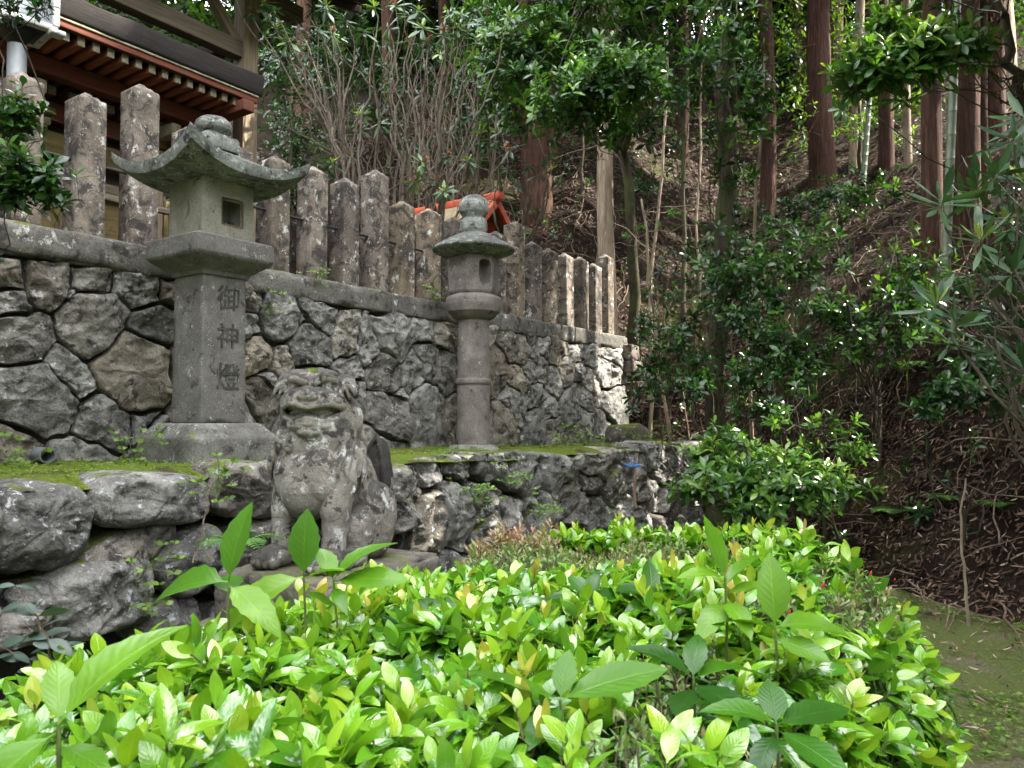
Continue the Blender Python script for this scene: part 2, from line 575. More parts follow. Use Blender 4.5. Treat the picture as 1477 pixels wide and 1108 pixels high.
M = {}
M['wall_stone'] = stone_mat('wall_stone', c=((.085, .083, .078), (.225, .22, .208), (.43, .42, .395)), scale=4.2, lichen=.62, lcol=(.48, .47, .44), dark=.75, moss=.3, tint=.9, bump=1.3, specks=.3, mossmin=.75, warm=(.22, .17, .105), lscale=1.5)
M['boulder'] = stone_mat('boulder', c=((.075, .073, .069), (.20, .195, .183), (.38, .37, .345)), scale=4.0, lichen=.75, lcol=(.52, .54, .55), dark=.85, moss=.62, tint=.8, bump=1.2, specks=.8, lscale=2.0, mossmin=.75, warm=(.16, .13, .09))
M['joint'] = stone_mat('joint', c=((.012, .011, .01), (.025, .022, .018), (.05, .045, .035)), scale=6, lichen=0, dark=.3, moss=.2, specks=0)
M['coping'] = stone_mat('coping', c=((.05, .047, .042), (.10, .095, .085), (.17, .16, .14)), scale=4, lichen=.55, dark=.7, moss=.55, specks=.5, bump=.6, mossmin=.6)
M['post_stone'] = stone_mat('post_stone', c=((.055, .045, .037), (.125, .104, .086), (.22, .19, .16)), scale=4.5, lichen=.70, lcol=(.50, .50, .48), dark=1.1, specks=.9, tint=.55, bump=.5, warm=(.20, .145, .075), fine=80)
M['lantern'] = stone_mat('lantern', c=((.065, .062, .056), (.105, .101, .093), (.15, .146, .134)), scale=5, lichen=.35, dark=.3, specks=1.0, bump=.3, fine=95, lcol=(.38, .38, .34))
M['lantern_pale'] = stone_mat('lantern_pale', c=((.13, .125, .10), (.21, .205, .17), (.30, .29, .25)), scale=4, lichen=.2, dark=.15, specks=.3, bump=.35, fine=110, moss=0)
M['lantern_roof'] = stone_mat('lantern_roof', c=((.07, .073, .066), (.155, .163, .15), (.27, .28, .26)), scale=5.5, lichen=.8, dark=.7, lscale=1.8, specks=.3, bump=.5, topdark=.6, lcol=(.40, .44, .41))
M['lantern_base'] = stone_mat('lantern_base', c=((.06, .058, .05), (.12, .118, .105), (.2, .2, .185)), scale=4, lichen=.5, dark=.45, moss=.5, specks=.5, bump=.5, lcol=(.35, .40, .42), mossmin=.9)
M['round_lantern'] = stone_mat('round_lantern', c=((.075, .066, .06), (.13, .115, .105), (.20, .18, .165)), scale=5, lichen=.3, dark=.2, specks=.7, bump=.35, fine=90)
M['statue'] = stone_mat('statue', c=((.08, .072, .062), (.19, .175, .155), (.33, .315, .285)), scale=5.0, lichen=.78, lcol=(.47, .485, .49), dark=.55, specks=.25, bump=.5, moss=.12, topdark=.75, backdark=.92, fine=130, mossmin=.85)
M['carving'] = stone_mat('carving_grime_shadow', c=((.022, .022, .02), (.042, .041, .037), (.085, .082, .075)), scale=14, lichen=.5, lcol=(.16, .16, .15), dark=0, specks=.6, bump=.3, fine=110)  # grime plus the shadow inside carved strokes, both put into the colour
M['plinth'] = stone_mat('plinth', c=((.07, .062, .055), (.14, .125, .11), (.22, .2, .18)), scale=6, lichen=.3, dark=.4, specks=.3, bump=.8, moss=.2)
M['litter'] = litter_mat('litter_soil', .3, .27)
M['terrace'] = moss_mat('terrace_moss', cover=.62)
M['lawn'] = moss_mat('lawn_moss', a=(.06, .08, .022), b=(.14, .165, .052), soil=(.13, .115, .08), cover=.62)
M['wood_grey'] = wood_mat('wood_grey', c=((.045, .035, .025), (.10, .08, .057), (.17, .14, .10)), axis=0)
M['wood_grey_v'] = wood_mat('wood_grey_v', c=((.08, .06, .04), (.18, .14, .095), (.3, .24, .17)), axis=2)
M['wood_dark'] = wood_mat('wood_dark', c=((.016, .012, .009), (.035, .026, .018), (.07, .05, .034)), axis=0)
M['bark_roof'] = wood_mat('bark_roof', c=((.006, .005, .005), (.013, .011, .01), (.028, .025, .022)), axis=0, scale=6, rough=.97)
M['red'] = wood_mat('red_paint', c=((.05, .014, .009), (.10, .028, .016), (.15, .05, .028)), axis=0, stain=(.06, .04, .025))
M['rafter'] = wood_mat('rafter_red', c=((.11, .034, .018), (.22, .075, .038), (.28, .115, .06)), axis=1, stain=(.14, .08, .04))
M['cream'] = plain_mat('cream_paint', (.16, .145, .095), .85, var=.5, scale=30)
M['ochre'] = wood_mat('ochre_paint', c=((.05, .038, .014), (.10, .075, .026), (.15, .115, .05)), axis=0, stain=(.07, .05, .03))
M['vermilion'] = plain_mat('vermilion_paint', (.42, .065, .025), .6, var=.35, scale=6)
M['roof_tan'] = plain_mat('roof_copper', (.19, .145, .075), .6, var=.4)
M['white_flaky'] = stone_mat('white_flaky_paint', c=((.30, .30, .29), (.44, .44, .43), (.58, .58, .56)), scale=5, lichen=0, dark=.45, specks=0, bump=.3, fine=40)
M['steel'] = plain_mat('grey_pipe', (.27, .29, .31), .5, .4, 0.2, .15)
M['black_iron'] = plain_mat('black_iron', (.015, .015, .016), .6, .4, 0.0)
M['pane'] = plain_mat('cloudy_pane', (.20, .22, .25), .25, .5, 0, .5, 9)
M['pvc'] = plain_mat('grey_plastic', (.11, .12, .13), .5)
M['blue'] = plain_mat('blue_tape', (.01, .14, .42), .4)
M['dead'] = leaf_mat('dead_leaf', [(.020, .012, .009), (.05, .029, .020), (.10, .06, .04), (.18, .125, .087), (.36, .29, .225)], trans=.12, rough=.7, spec=.2, vein=.1, var=.2, tcol=(1.3, 1, .7))
M['twig'] = bark_mat('dry_twig', ((.09, .065, .045), (.2, .15, .11), (.33, .27, .21)), 6, 8)
M['stem_grey'] = bark_mat('grey_stem', ((.06, .048, .036), (.14, .115, .09), (.25, .21, .17)), 6, 8, lichen=.3)
M['stem_green'] = plain_mat('green_stem', (.10, .14, .04), .6)
M['bark_red'] = bark_mat('cedar_bark', ((.018, .010, .008), (.065, .034, .024), (.15, .085, .06)), 7, 6)
M['bark_tan'] = bark_mat('tan_bark', ((.10, .075, .055), (.26, .205, .15), (.44, .37, .28)), 7, 6, lichen=.2)
M['bark_green'] = bark_mat('mossy_bark', ((.02, .016, .012), (.055, .045, .033), (.11, .095, .07)), 5, 5, moss=.6, lichen=.3)
M['bamboo'] = plain_mat('bamboo_culm', (.12, .15, .095), .45, .4, 0, .2, 5)
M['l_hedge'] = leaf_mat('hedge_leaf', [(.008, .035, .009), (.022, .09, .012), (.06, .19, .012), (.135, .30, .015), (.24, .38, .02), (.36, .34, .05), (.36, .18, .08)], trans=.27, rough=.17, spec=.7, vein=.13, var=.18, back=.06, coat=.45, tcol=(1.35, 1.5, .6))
M['l_azalea'] = leaf_mat('azalea_leaf', [(.025, .055, .018), (.06, .125, .034), (.11, .20, .05), (.17, .25, .07), (.25, .20, .10), (.25, .12, .085), (.35, .22, .17)], trans=.28, rough=.36, spec=.5, vein=.12, var=.18)
M['l_aucuba'] = leaf_mat('aucuba_leaf', [(.012, .05, .006), (.034, .115, .007), (.08, .19, .010), (.14, .27, .014)], trans=.28, rough=.3, spec=.32, vein=.14, var=.16, tcol=(1.3, 1.4, .5))
M['l_sakaki'] = leaf_mat('glossy_leaf', [(.006, .019, .007), (.012, .038, .011), (.030, .088, .016), (.085, .18, .026), (.20, .27, .05)], trans=.28, rough=.22, spec=.42, vein=.1, var=.2)
M['l_rhodo'] = leaf_mat('rhododendron_leaf', [(.016, .04, .02), (.032, .075, .034), (.06, .115, .05), (.16, .25, .05), (.28, .33, .06)], trans=.2, rough=.38, spec=.5, vein=.3, var=.15)
M['l_canopy'] = leaf_mat('canopy_leaf', [(.006, .016, .005), (.012, .032, .008), (.028, .065, .012), (.075, .13, .02)], trans=.38, rough=.5, spec=.12, vein=0, var=.3)
M['l_cedar'] = leaf_mat('cedar_spray', [(.008, .02, .007), (.018, .04, .012), (.03, .06, .015)], trans=.25, rough=.6, spec=.2, vein=0, var=.3)
M['l_fern'] = leaf_mat('fern_leaf', [(.02, .06, .012), (.045, .13, .02), (.08, .19, .03)], trans=.35, rough=.5, spec=.3, vein=0, var=.2)
M['l_clover'] = leaf_mat('small_weed', [(.04, .09, .015), (.09, .17, .025), (.16, .26, .04)], trans=.35, rough=.5, spec=.3, vein=0, var=.2)
M['flower_dead'] = plain_mat('withered_petals', (.20, .095, .055), .8, var=.5, scale=40)
M['bud_red'] = plain_mat('red_bud', (.55, .03, .04), .5)
# ---------------------------------------------------------------- terrain
TOE = np.array([(9.5, -20), (7.05, -13.9), (4.6, -6.5), (3.75, -4.6), (3.6, -3.4), (4.7, -2.1), (6.0, -.8), (7.0, .7), (7.25, 1.8), (6.9, 2.7), (5.6, 4.0), (3.4, 6.2), (0, 8.6), (-6, 10.5), (-30, 12)])
H_E = np.array([-50, 0, .4, 1, 2, 3.6, 5, 8, 14, 30, 60, 120]); H_Z = np.array([0, 0, .25, 1.0, 2.3, 3.9, 5.1, 7.2, 11, 20, 34, 55])


def toe_dist(T, S):
    T = np.asarray(T, float); S = np.asarray(S, float)
    best = np.full(T.shape, 1e9); sign = np.zeros(T.shape)
    for a, b in zip(TOE[:-1], TOE[1:]):
        d = b - a; L = d @ d
        u = np.clip(((T - a[0]) * d[0] + (S - a[1]) * d[1]) / L, 0, 1)
        qx = T - (a[0] + u * d[0]); qy = S - (a[1] + u * d[1])
        r = np.hypot(qx, qy)
        cr = d[0] * (S - a[1]) - d[1] * (T - a[0])
        m = r < best
        sign = np.where(m, np.where(cr < 0, 1, -1), sign); best = np.where(m, r, best)
    return best * sign


def hill_z(T, S):
    e = toe_dist(T, S)
    w = .8 + np.maximum(0, T - 7.2) * .5
    k = np.clip((S - 1.7 + w * .0) / w, 0, 1); k = k * k * (3 - 2 * k)
    b = GROUND - .08 + k * (2.55)
    ledge = np.clip(1 - np.hypot(T - 7.9, S - .75) / 1.35, 0, 1) ** .7
    z = b + np.interp(e, H_E, H_Z)
    P = np.stack([T, S, 0 * T], -1)
    z = z + (fbm(P, .55, 4, 3) * .28 + fbm(P, 2.4, 3, 9) * .05) * np.clip(e, 0, 1)
    z = z + np.clip(1 - e / 2.5, 0, 1) * 0
    return np.where(ledge > 0, z + (np.maximum(z, -.42) - z) * np.minimum(1, ledge * 1.6), z), e


_gt0, _gs0, _gd = -16., -30., .1
_GT, _GS = np.meshgrid(_gt0 + _gd * np.arange(960), _gs0 + _gd * np.arange(1000), indexing='ij')
_GZ = hill_z(_GT, _GS)[0]


def terrain_at(x, y):
    T = (x - W0[0]) * WD[0] + (y - W0[1]) * WD[1]; S = (x - W0[0]) * WS[0] + (y - W0[1]) * WS[1]
    i = min(958, max(0, int((T - _gt0) / _gd))); j = min(998, max(0, int((S - _gs0) / _gd)))
    z = float(_GZ[i, j])
    if T < 7.6 and S > 1.7: z = max(z, 1.1)
    elif T < 7.2 and 0.1 < S <= 1.7: z = max(z, -.3)
    return max(z, GROUND)


def hit(px, py, dmin=4, dmax=70):
    """the point of the hillside seen at a pixel of the photograph"""
    r = ray(px, py)
    D = dmin
    while D < dmax:
        p = r * D
        if p[2] <= terrain_at(p[0], p[1]): return p
        D += .06
    return r * dmax


def terrain_many(P):
    T, S = to_ts(np.asarray(P) * np.array([1, 1, 0.])); z, e = hill_z(T, S)
    z = np.where((T < 7.6) & (S > 1.7), np.maximum(z, 1.1), np.where((T < 7.2) & (S > .1) & (S <= 1.7), np.maximum(z, -.3), z))
    return np.maximum(z, GROUND)


def on_ground(x, y): return np.array([x, y, terrain_at(x, y)])


# lawn: one sheet out to the horizon
acc = Acc()
def ax_lines(lo, hi, step, far): return np.concatenate([-np.geomspace(far, -lo + .1, 14) if lo < 0 else [], np.arange(lo, hi, step), np.geomspace(hi, far, 14)])
gx = np.concatenate([-np.geomspace(250, 8.2, 14), np.arange(-8, 9, .16), np.geomspace(9.2, 250, 14)])
gy = np.concatenate([-np.geomspace(120, 4.2, 10), np.arange(-4, 14, .16), np.geomspace(14.2, 300, 14)])
X, Y = np.meshgrid(gx, gy, indexing='ij')
P = np.stack([X, Y, 0 * X], -1)
Z = GROUND + fbm(P, .6, 4, 21) * .05 + fbm(P, 5, 3, 22) * .014
Z = np.where((np.abs(X) < 20) & (np.abs(Y) < 25), Z, GROUND - .2)
acc.add(np.stack([X, Y, Z], -1), grid_quads(*X.shape))
tag(acc.build('ground', M['lawn']), kind='structure')

# hillside: the bank, the slope and the shrine yard above the wall, a grid that follows the walls
acc = Acc()
gt = np.concatenate([np.linspace(-60, -8, 20), np.arange(-7.5, 16, .14), np.geomspace(16.2, 110, 45)])
gs = np.concatenate([-np.geomspace(60, 9.2, 20), np.arange(-9, 1.55, .14), [1.66, 1.74], np.arange(1.85, 12, .16), np.geomspace(12.3, 90, 36)])
T, S = np.meshgrid(gt, gs, indexing='ij')
Z, E = hill_z(T, S)
yard = (T < 7.7) & (S > 1.70)
P = np.stack([T, S, 0 * T], -1)
Z = np.where(yard, np.maximum(Z, 1.08 + fbm(P, .8, 3, 5) * .05), Z)
Z = np.where((E < -.05) & ~yard, GROUND - .5, Z)
Z = np.where((T < 7.35) & (S < 1.70) & (S > .05) & (T > -8) & (Z > -.45), np.minimum(Z, np.maximum(-.35, Z * 0 - .35)), Z)
acc.add(Wa(T, S, Z), grid_quads(*T.shape))
tag(acc.build('hillside', M['litter']), kind='structure')


def ledge_z(T, S):
    P = np.stack([T, S, 0 * T], -1)
    return -.285 - .012 * np.maximum(T - 1, 0) + fbm(P, 1.7, 4, 31) * .035 + fbm(P, 7, 3, 32) * .012 - .05 * np.clip(1 - S / .25, 0, 1) + .03 * np.clip(.3 - (1.5 - S), 0, .3)


acc = Acc()
T, S = np.meshgrid(np.arange(-4.5, 8.3, .045), np.concatenate([[-.02], np.arange(.03, 1.75, .045)]), indexing='ij')
acc.add(Wa(T, S, ledge_z(T, S)), grid_quads(*T.shape))
tag(acc.build('terrace_ledge', M['terrace']), kind='structure')

# ---------------------------------------------------------------- masonry of irregular stones
def clip_poly(poly, n, c):
    """keep the part where n.p <= c"""
    out = []
    for i in range(len(poly)):
        a, b = poly[i], poly[(i + 1) % len(poly)]
        da, db = n @ a - c, n @ b - c
        if da <= 0: out.append(a)
        if (da < 0 < db) or (db < 0 < da): out.append(a + (b - a) * (da / (da - db)))
    return out


def resample(poly, m):
    p = np.array(poly + [poly[0]]); L = np.linalg.norm(np.diff(p, axis=0), axis=1); c = np.concatenate([[0], np.cumsum(L)])
    u = np.linspace(0, c[-1], m, endpoint=False)
    return np.stack([np.interp(u, c, p[:, 0]), np.interp(u, c, p[:, 1])], -1)


def stone(acc, outline, s0, bulge, seed, m=56, rough=.03, depth=.25, edge=5.0, facets=5, batter=0.0, warp=0.0, soft=1):
    """a rounded, chipped stone: outline in the (t, z) plane of the wall, standing out towards -s"""
    r = np.random.default_rng(seed)
    o = resample(list(outline), m)
    if warp:
        q = np.concatenate([o, 0 * o[:, :1]], 1)
        for sc, am, sd in ((2.3, .085, 61), (6.5, .03, 71)):
            o = o + am * warp * np.stack([fbm(q, sc, 2, sd), fbm(q, sc, 2, sd + 5)], -1)
    for _ in range(soft): o = (np.roll(o, 1, 0) + 2 * o + np.roll(o, -1, 0)) / 4
    c = o.mean(0)
    size = math.sqrt(max(1e-4, np.ptp(o[:, 0]) * np.ptp(o[:, 1])))
    ang = np.arctan2(o[:, 1] - c[1], o[:, 0] - c[0])
    o = c + (o - c) * (1 + .05 * fbm(np.stack([np.cos(ang) * 2.2, np.sin(ang) * 2.2, 0 * ang + seed], -1), 1.3, 3, seed)[:, None])
    fr = np.array([1, 1, .99, .972, .945, .91, .87, .82, .76, .69, .61, .53, .44, .35, .26, .17, .09])
    rings = []
    n = facets
    A = r.normal(0, .6, (n, 2)); B = r.uniform(.8, 1.2, n)
    for k, f in enumerate(fr):
        p = c + (o - c) * f
        out = bulge * (1 - f ** edge) ** .5
        d = (p - c) / size
        pl = (B[None] - np.abs(0) + d @ A.T).min(1) if n else 1
        out = np.minimum(out, bulge * np.clip(pl, .25, 1.3)) if n else np.full(len(p), out)
        if k == 0: out = np.full(len(p), -depth)
        rings.append(np.concatenate([p, out[:, None]], 1))
    rings.append(np.concatenate([c, [bulge * min(1, B.min())]])[None].repeat(1, 0))
    R = np.concatenate(rings)
    q = np.concatenate([R[:, :2] * 1.0, R[:, 2:] * 1.0], 1)
    nz = fbm(q + seed * .37, 3.2 / max(size, .15) ** .6, 5, seed % 50, .58)
    rid = 1 - np.abs(fbm(q * np.array([1, 1.5, 1]) + seed * .71, 5.0, 4, seed % 41, .55)) * 2.4
    w = np.ones(len(R)); w[:m] = 0; w[m:2 * m] = .5
    fine = fbm(q + seed * .9, 13, 4, seed % 23, .6)
    R[:, 2] += (nz * rough * 1.5 + rid * rough * .7 + fine * rough * .45) * w
    R[:, :2] += (fbm(q + seed * .53, 7, 3, seed % 37)[:, None] * rough * .35) * w[:, None]
    V = Wa(R[:, 0], s0 - R[:, 2] + batter * (R[:, 1] + .3), R[:, 1])
    K = len(fr)
    Q = []
    i = np.arange(K - 1)[:, None] * m; j = np.arange(m)[None]
    Q = np.stack([i + j, i + m + j, i + m + (j + 1) % m, i + (j + 1) % m], -1).reshape(-1, 4)
    Tt = np.stack([np.full(m, K * m), (K - 1) * m + (np.arange(m) + 1) % m, (K - 1) * m + np.arange(m)], -1)
    acc.add(V, Q[:, ::-1], Tt[:, ::-1], tint=r.random())


def power_cells(seeds, box, gap):
    """seeds: (t, z, r) -> shrunken convex cells"""
    t0, t1, z0, z1 = box
    P = np.array([s[:2] for s in seeds]); Rr = np.array([s[2] for s in seeds])
    out = []
    for i in range(len(P)):
        poly = [np.array(v, float) for v in ((t0, z0), (t1, z0), (t1, z1), (t0, z1))]
        for j in np.argsort(((P - P[i]) ** 2).sum(1))[1:40]:
            d = P[j] - P[i]; L = math.hypot(*d)
            if L < 1e-6: continue
            c = (P[j] @ P[j] - P[i] @ P[i] - Rr[j] ** 2 + Rr[i] ** 2) / 2
            poly = clip_poly(poly, d / L, c / L - gap / 2)
            if len(poly) < 3: break
        out.append(poly if len(poly) >= 3 else None)
    return out


# upper retaining wall: seeds follow the stones of the photograph (x, y, radius in its pixels)
UP = [(9, 384, 24), (74, 398, 38), (139, 398, 29), (199, 410, 34), (243, 418, 16), (20, 434, 20), (112, 426, 13), (34, 488, 44), (142, 469, 50), (229, 466, 32), (101, 537, 38), (196, 535, 55),
      (50, 575, 60), (145, 602, 42), (202, 608, 14), (16, 641, 33), (120, 648, 34), (221, 630, 22), (300, 445, 40), (305, 540, 45), (280, 600, 30), (330, 610, 30), (364, 440, 18), (404, 461, 29),
      (453, 444, 27), (438, 470, 11), (364, 481, 13), (376, 516, 25), (447, 498, 28), (410, 524, 11), (395, 550, 14), (380, 578, 28), (505, 490, 25), (508, 522, 25), (532, 500, 11), (563, 535, 30),
      (594, 531, 17), (573, 485, 27), (618, 521, 15), (617, 475, 20), (645, 479, 15), (642, 536, 22), (559, 593, 34), (618, 593, 36), (546, 631, 18), (655, 590, 13), (568, 553, 14), (450, 545, 26), (480, 590, 30), (430, 600, 26), (510, 570, 22),
      (680, 540, 20), (680, 600, 22), (704, 486, 12), (717, 528, 25), (732, 498, 18), (757, 509, 12), (770, 492, 11), (776, 513, 8), (789, 501, 10), (806, 509, 14), (766, 535, 13), (784, 532, 11),
      (749, 551, 22), (802, 551, 16), (821, 535, 14), (840, 505, 12), (859, 513, 12), (840, 532, 9), (742, 577, 24), (778, 568, 16), (727, 615, 24), (772, 623, 22), (795, 588, 17), (825, 588, 24),
      (852, 577, 16), (855, 552, 12), (875, 535, 11), (875, 577, 11), (803, 620, 18), (835, 625, 16), (865, 612, 13), (880, 505, 10), (690, 465, 14), (850, 603, 12)]
seeds = []
for x, y, r in UP:
    t, z, D = pix_on_wall(x, y, 1.45)
    seeds.append((t, z, r * D / FPX))
rr = np.random.default_rng(3)
for t in np.arange(-4.6, -1.35, .5):
    for z in (-.15, .3, .75): seeds.append((t + rr.uniform(-.15, .15), z + rr.uniform(-.12, .12), .2))
BOX = (-4.8, 7.62, -.42, 1.03)
wall = empty('stone_wall', W(2, 1.55, -.3), 'tall retaining wall of irregular grey fieldstones carrying the pillar fence', 'wall')
acc = Acc()
for i, poly in enumerate(power_cells(seeds, BOX, .026)):
    if poly is None: continue
    a = np.array(poly); sz = min(np.ptp(a[:, 0]), np.ptp(a[:, 1]))
    stone(acc, poly, 1.52, min(.10, .04 + sz * .11) + rr.uniform(-.02, .03), 100 + i, m=110, rough=.034, edge=16, facets=8, warp=1, soft=0)
acc.build('stonework', M['wall_stone'], wall)
acc = Acc()
V, Q = round_box(6.2, .16, .72, .02, .3, noise=.02)
acc.add(place(V, W(1.42, 1.69, .31), WROT), Q)
acc.build('joint_fill', M['joint'], wall)
acc = Acc()
t = -5.0; k = 0
while t < 7.6:
    L = min([1.7, 2.3, 1.5, 2.0, 1.85][k % 5], 7.62 - t)
    V, Q = round_box(L / 2 - .006, .175, .105, .022, .045, noise=.014, nscale=5, seed=k + 2, chip=.05)
    acc.add(place(V, W(t + L / 2, 1.63 + rr.uniform(-.008, .008), 1.135), WROT), Q, tint=rr.random())
    t += L; k += 1
acc.build('coping', M['coping'], wall)
# squared end stones below the last post
for (t, s, z, a) in ((7.62, 1.52, .99, (.17, .2, .13)), (7.66, 1.5, .78, (.2, .2, .09))):
    acc = Acc(); V, Q = round_box(*a, .03, .05, noise=.03, nscale=6, seed=int(z * 10), chip=.08)
    acc.add(place(V, W(t, s, z), WROT + .06), Q); acc.build('end_stone', M['post_stone'], wall)

# ---------------------------------------------------------------- pillar fence on the wall
fence = empty('stone_fence', W(2.5, 1.65, 1.24), 'row of squared stone posts with pointed tops standing along the tall retaining wall', 'fence')
T0 = .021
variants = []
for v in range(4):
    for tall in (0, 1):
        h = 1.20 if tall else 1.0
        acc = Acc()
        V, Q = round_box(.099, .099, h / 2, .008, .035, noise=.003, nscale=6, seed=v * 2 + tall + 30, cap=.08, chip=.010)
        V[:, 2] += h / 2 - .02
        acc.add(V, Q)
        variants.append((acc, tall))
meshes = {}
for i in range(-7, 19):
    t = T0 + .4045 * i
    tall = 1 if i % 6 == 0 else 0
    v = (i * 7 + 3) % 4
    acc = Acc(); src = variants[v * 2 + tall][0]
    h = RNG.uniform(-.02, .02)
    V = src.V[0].copy(); V[:, 2] *= 1 + (0 if tall else h)
    # the stone weathering runs on from post to post, so the mesh keeps world coordinates
    acc.add(place(V, W(t + RNG.uniform(-.012, .012), 1.655 + RNG.uniform(-.01, .01), 1.235), WROT + RNG.uniform(-.03, .03) + (i % 3) * 0, RNG.uniform(-.008, .008), RNG.uniform(-.008, .008)), src.Q[0], tint=RNG.random() * .75 + (.25 if i > 5 else 0))
    acc.build('post', M['post_stone'], fence)
for z, ta, tb in ((1.79, -3.3, 7.3),):
    acc = Acc(); p = np.array([W(t, 1.655, z + .004 * math.sin(t * 3)) for t in np.linspace(ta, tb, 24)])
    tubes(acc, p, .0125, 8); acc.build('tie_rod', M['black_iron'], fence)

# ---------------------------------------------------------------- lower boulder wall in front of the ledge
low = empty('boulder_wall', W(1, 0, GROUND), 'low wall of big lichen-covered boulders holding up the mossy ledge', 'wall')
LOWB = [  # px, py, half width, half height (pixels), turn
    (52, 762, 82, 72, -.05), (222, 722, 84, 44, -.08), (357, 706, 52, 46, -.12), (192, 790, 70, 30, .28), (145, 858, 78, 64, .1), (270, 808, 48, 48, .5), (48, 862, 32, 28, .2), (368, 785, 48, 46, .3),
    (18, 905, 50, 30, 0), (92, 905, 34, 26, .2), (238, 890, 44, 34, .1), (330, 890, 40, 30, -.1), (330, 840, 34, 26, -.4), (-70, 740, 60, 60, .1), (-80, 880, 70, 60, 0), (-180, 760, 70, 90, 0),
    (440, 700, 42, 40, .1), (500, 690, 38, 36, 0), (430, 780, 46, 42, .1), (515, 765, 48, 46, -.2), (555, 698, 28, 30, .2), (580, 745, 26, 26, .3), (440, 850, 50, 40, 0), (540, 830, 46, 36, 0)]
acc = Acc()
for i, (x, y, hw, hh, an) in enumerate(LOWB):
    t, z, D = pix_on_wall(x, y, -.05)
    r = ray(x, y); ca = abs(nrm(r[:2]) @ np.array([-WS[0], -WS[1]]))
    ca = math.sqrt(max(.05, 1 - (nrm(r[:2]) @ WD[:2]) ** 2))
    a = hw * D / FPX / ca * 1.0; b = hh * D / FPX * .90; a *= .90
    u = np.linspace(0, 2 * math.pi, 64, endpoint=False)
    n = 3.1
    ex = np.sign(np.cos(u)) * np.abs(np.cos(u)) ** (2 / n) * a; ey = np.sign(np.sin(u)) * np.abs(np.sin(u)) ** (2 / n) * b
    o = np.stack([t + ex * math.cos(an) - ey * math.sin(an), z + ex * math.sin(an) + ey * math.cos(an)], -1)
    stone(acc, o, .06 - .05 * (i % 3), .20 + .16 * min(a, b), 300 + i, m=140, rough=.036, depth=.25, edge=2.7, facets=6)
LOW = [(628, 682, 26), (672, 676, 22), (712, 678, 24), (665, 728, 26), (705, 719, 20), (752, 690, 26), (810, 681, 30), (868, 661, 25), (743, 736, 15), (712, 748, 14), (783, 736, 18), (824, 712, 20), (861, 702, 14),
       (892, 702, 14), (858, 732, 14), (878, 731, 10), (902, 738, 16), (925, 682, 14), (932, 705, 16), (946, 658, 16), (973, 654, 16), (956, 682, 12), (946, 717, 14), (929, 738, 14), (976, 730, 16), (960, 732, 10), (840, 738, 13),
       (910, 662, 10), (1000, 665, 18), (1000, 700, 20), (1000, 735, 16), (628, 740, 26), (605, 700, 20), (770, 712, 14), (985, 690, 12)]
seeds = []
for x, y, r in LOW:
    t, z, D = pix_on_wall(x, y, -.02)
    seeds.append((t, z, r * D / FPX))
for t in np.arange(1.6, 7.6, .5): seeds.append((t + rr.uniform(-.1, .1), -1.38 + rr.uniform(-.08, .05), .2))
t_left = pix_on_wall(592, 700, -.02)[0]
for i, poly in enumerate(power_cells(seeds, (t_left, 7.5, -1.6, -.33), .04)):
    if poly is None: continue
    a = np.array(poly); sz = min(np.ptp(a[:, 0]), np.ptp(a[:, 1]))
    stone(acc, poly, .10, min(.17, .07 + sz * .2) + rr.uniform(-.02, .03), 500 + i, m=100, rough=.045, edge=8, facets=7, warp=1)
acc.build('stonework', M['boulder'], low)
acc = Acc(); V, Q = round_box(6.3, .1, .62, .02, .3, noise=.03)
acc.add(place(V, W(1.6, .235, -.96), WROT), Q); acc.build('earth_fill', M['joint'], low)

# ---------------------------------------------------------------- square votive lantern
LT, LS = .024, .75
LP = W(LT, LS, -.285)
lan = empty('stone_lantern', LP, 'tall square grey stone lantern with upturned roof corners and carved characters on its shaft', 'stone lantern')


def lbox(name, a, z0, z1, mat, r=.012, noise=.004, seed=1, taper=0, chip=.02, step=.03, parent=None):
    V, Q = round_box(a / 2, a / 2, (z1 - z0) / 2, r, step, taper, noise, 7, seed, 0, chip)
    acc = Acc(); acc.add(place(V, (LP[0], LP[1], (z0 + z1) / 2), WROT), Q)
    return acc.build(name, mat, parent or lan)


def lloft(name, prof, mat, noise=.005, seed=1, r=.1, parent=None):
    """square loft: (half side, z) with softly rounded corners"""
    pr = np.array(prof, float)
    seg = np.linalg.norm(np.diff(pr, axis=0), axis=1); cum = np.concatenate([[0], np.cumsum(seg)])
    ss = np.unique(np.concatenate([np.linspace(0, cum[-1], max(6, int(cum[-1] / .02))), cum]))
    h = np.interp(ss, cum, pr[:, 0]); z = np.interp(ss, cum, pr[:, 1])
    n = 96; u = np.linspace(0, 2 * math.pi, n, endpoint=False)
    e = 2 / 22.
    cx = np.sign(np.cos(u)) * np.abs(np.cos(u)) ** e; cy = np.sign(np.sin(u)) * np.abs(np.sin(u)) ** e
    cx, cy = [q / 1.0 for q in (cx, cy)]
    # even spacing along the outline
    p = resample([np.array(v) for v in zip(cx, cy)], n)
    V = np.stack([h[:, None] * p[:, 0], h[:, None] * p[:, 1], np.repeat(z[:, None], n, 1)], -1)
    d = nrm(np.concatenate([p, 0 * p[:, :1]], 1))
    V = V + d[None] * (fbm(V + seed, 7, 4, seed) * noise * (h > .01)[:, None])[..., None]
    k = len(h); i = np.arange(k - 1)[:, None] * n; j = np.arange(n)[None]
    q = np.stack([i + j, i + (j + 1) % n, i + n + (j + 1) % n, i + n + j], -1).reshape(-1, 4)
    acc = Acc(); acc.add(place(V.reshape(-1, 3), (LP[0], LP[1], 0), WROT), q)
    o = acc.build(name, mat, parent or lan); sharp_by_angle(o, 40); return o


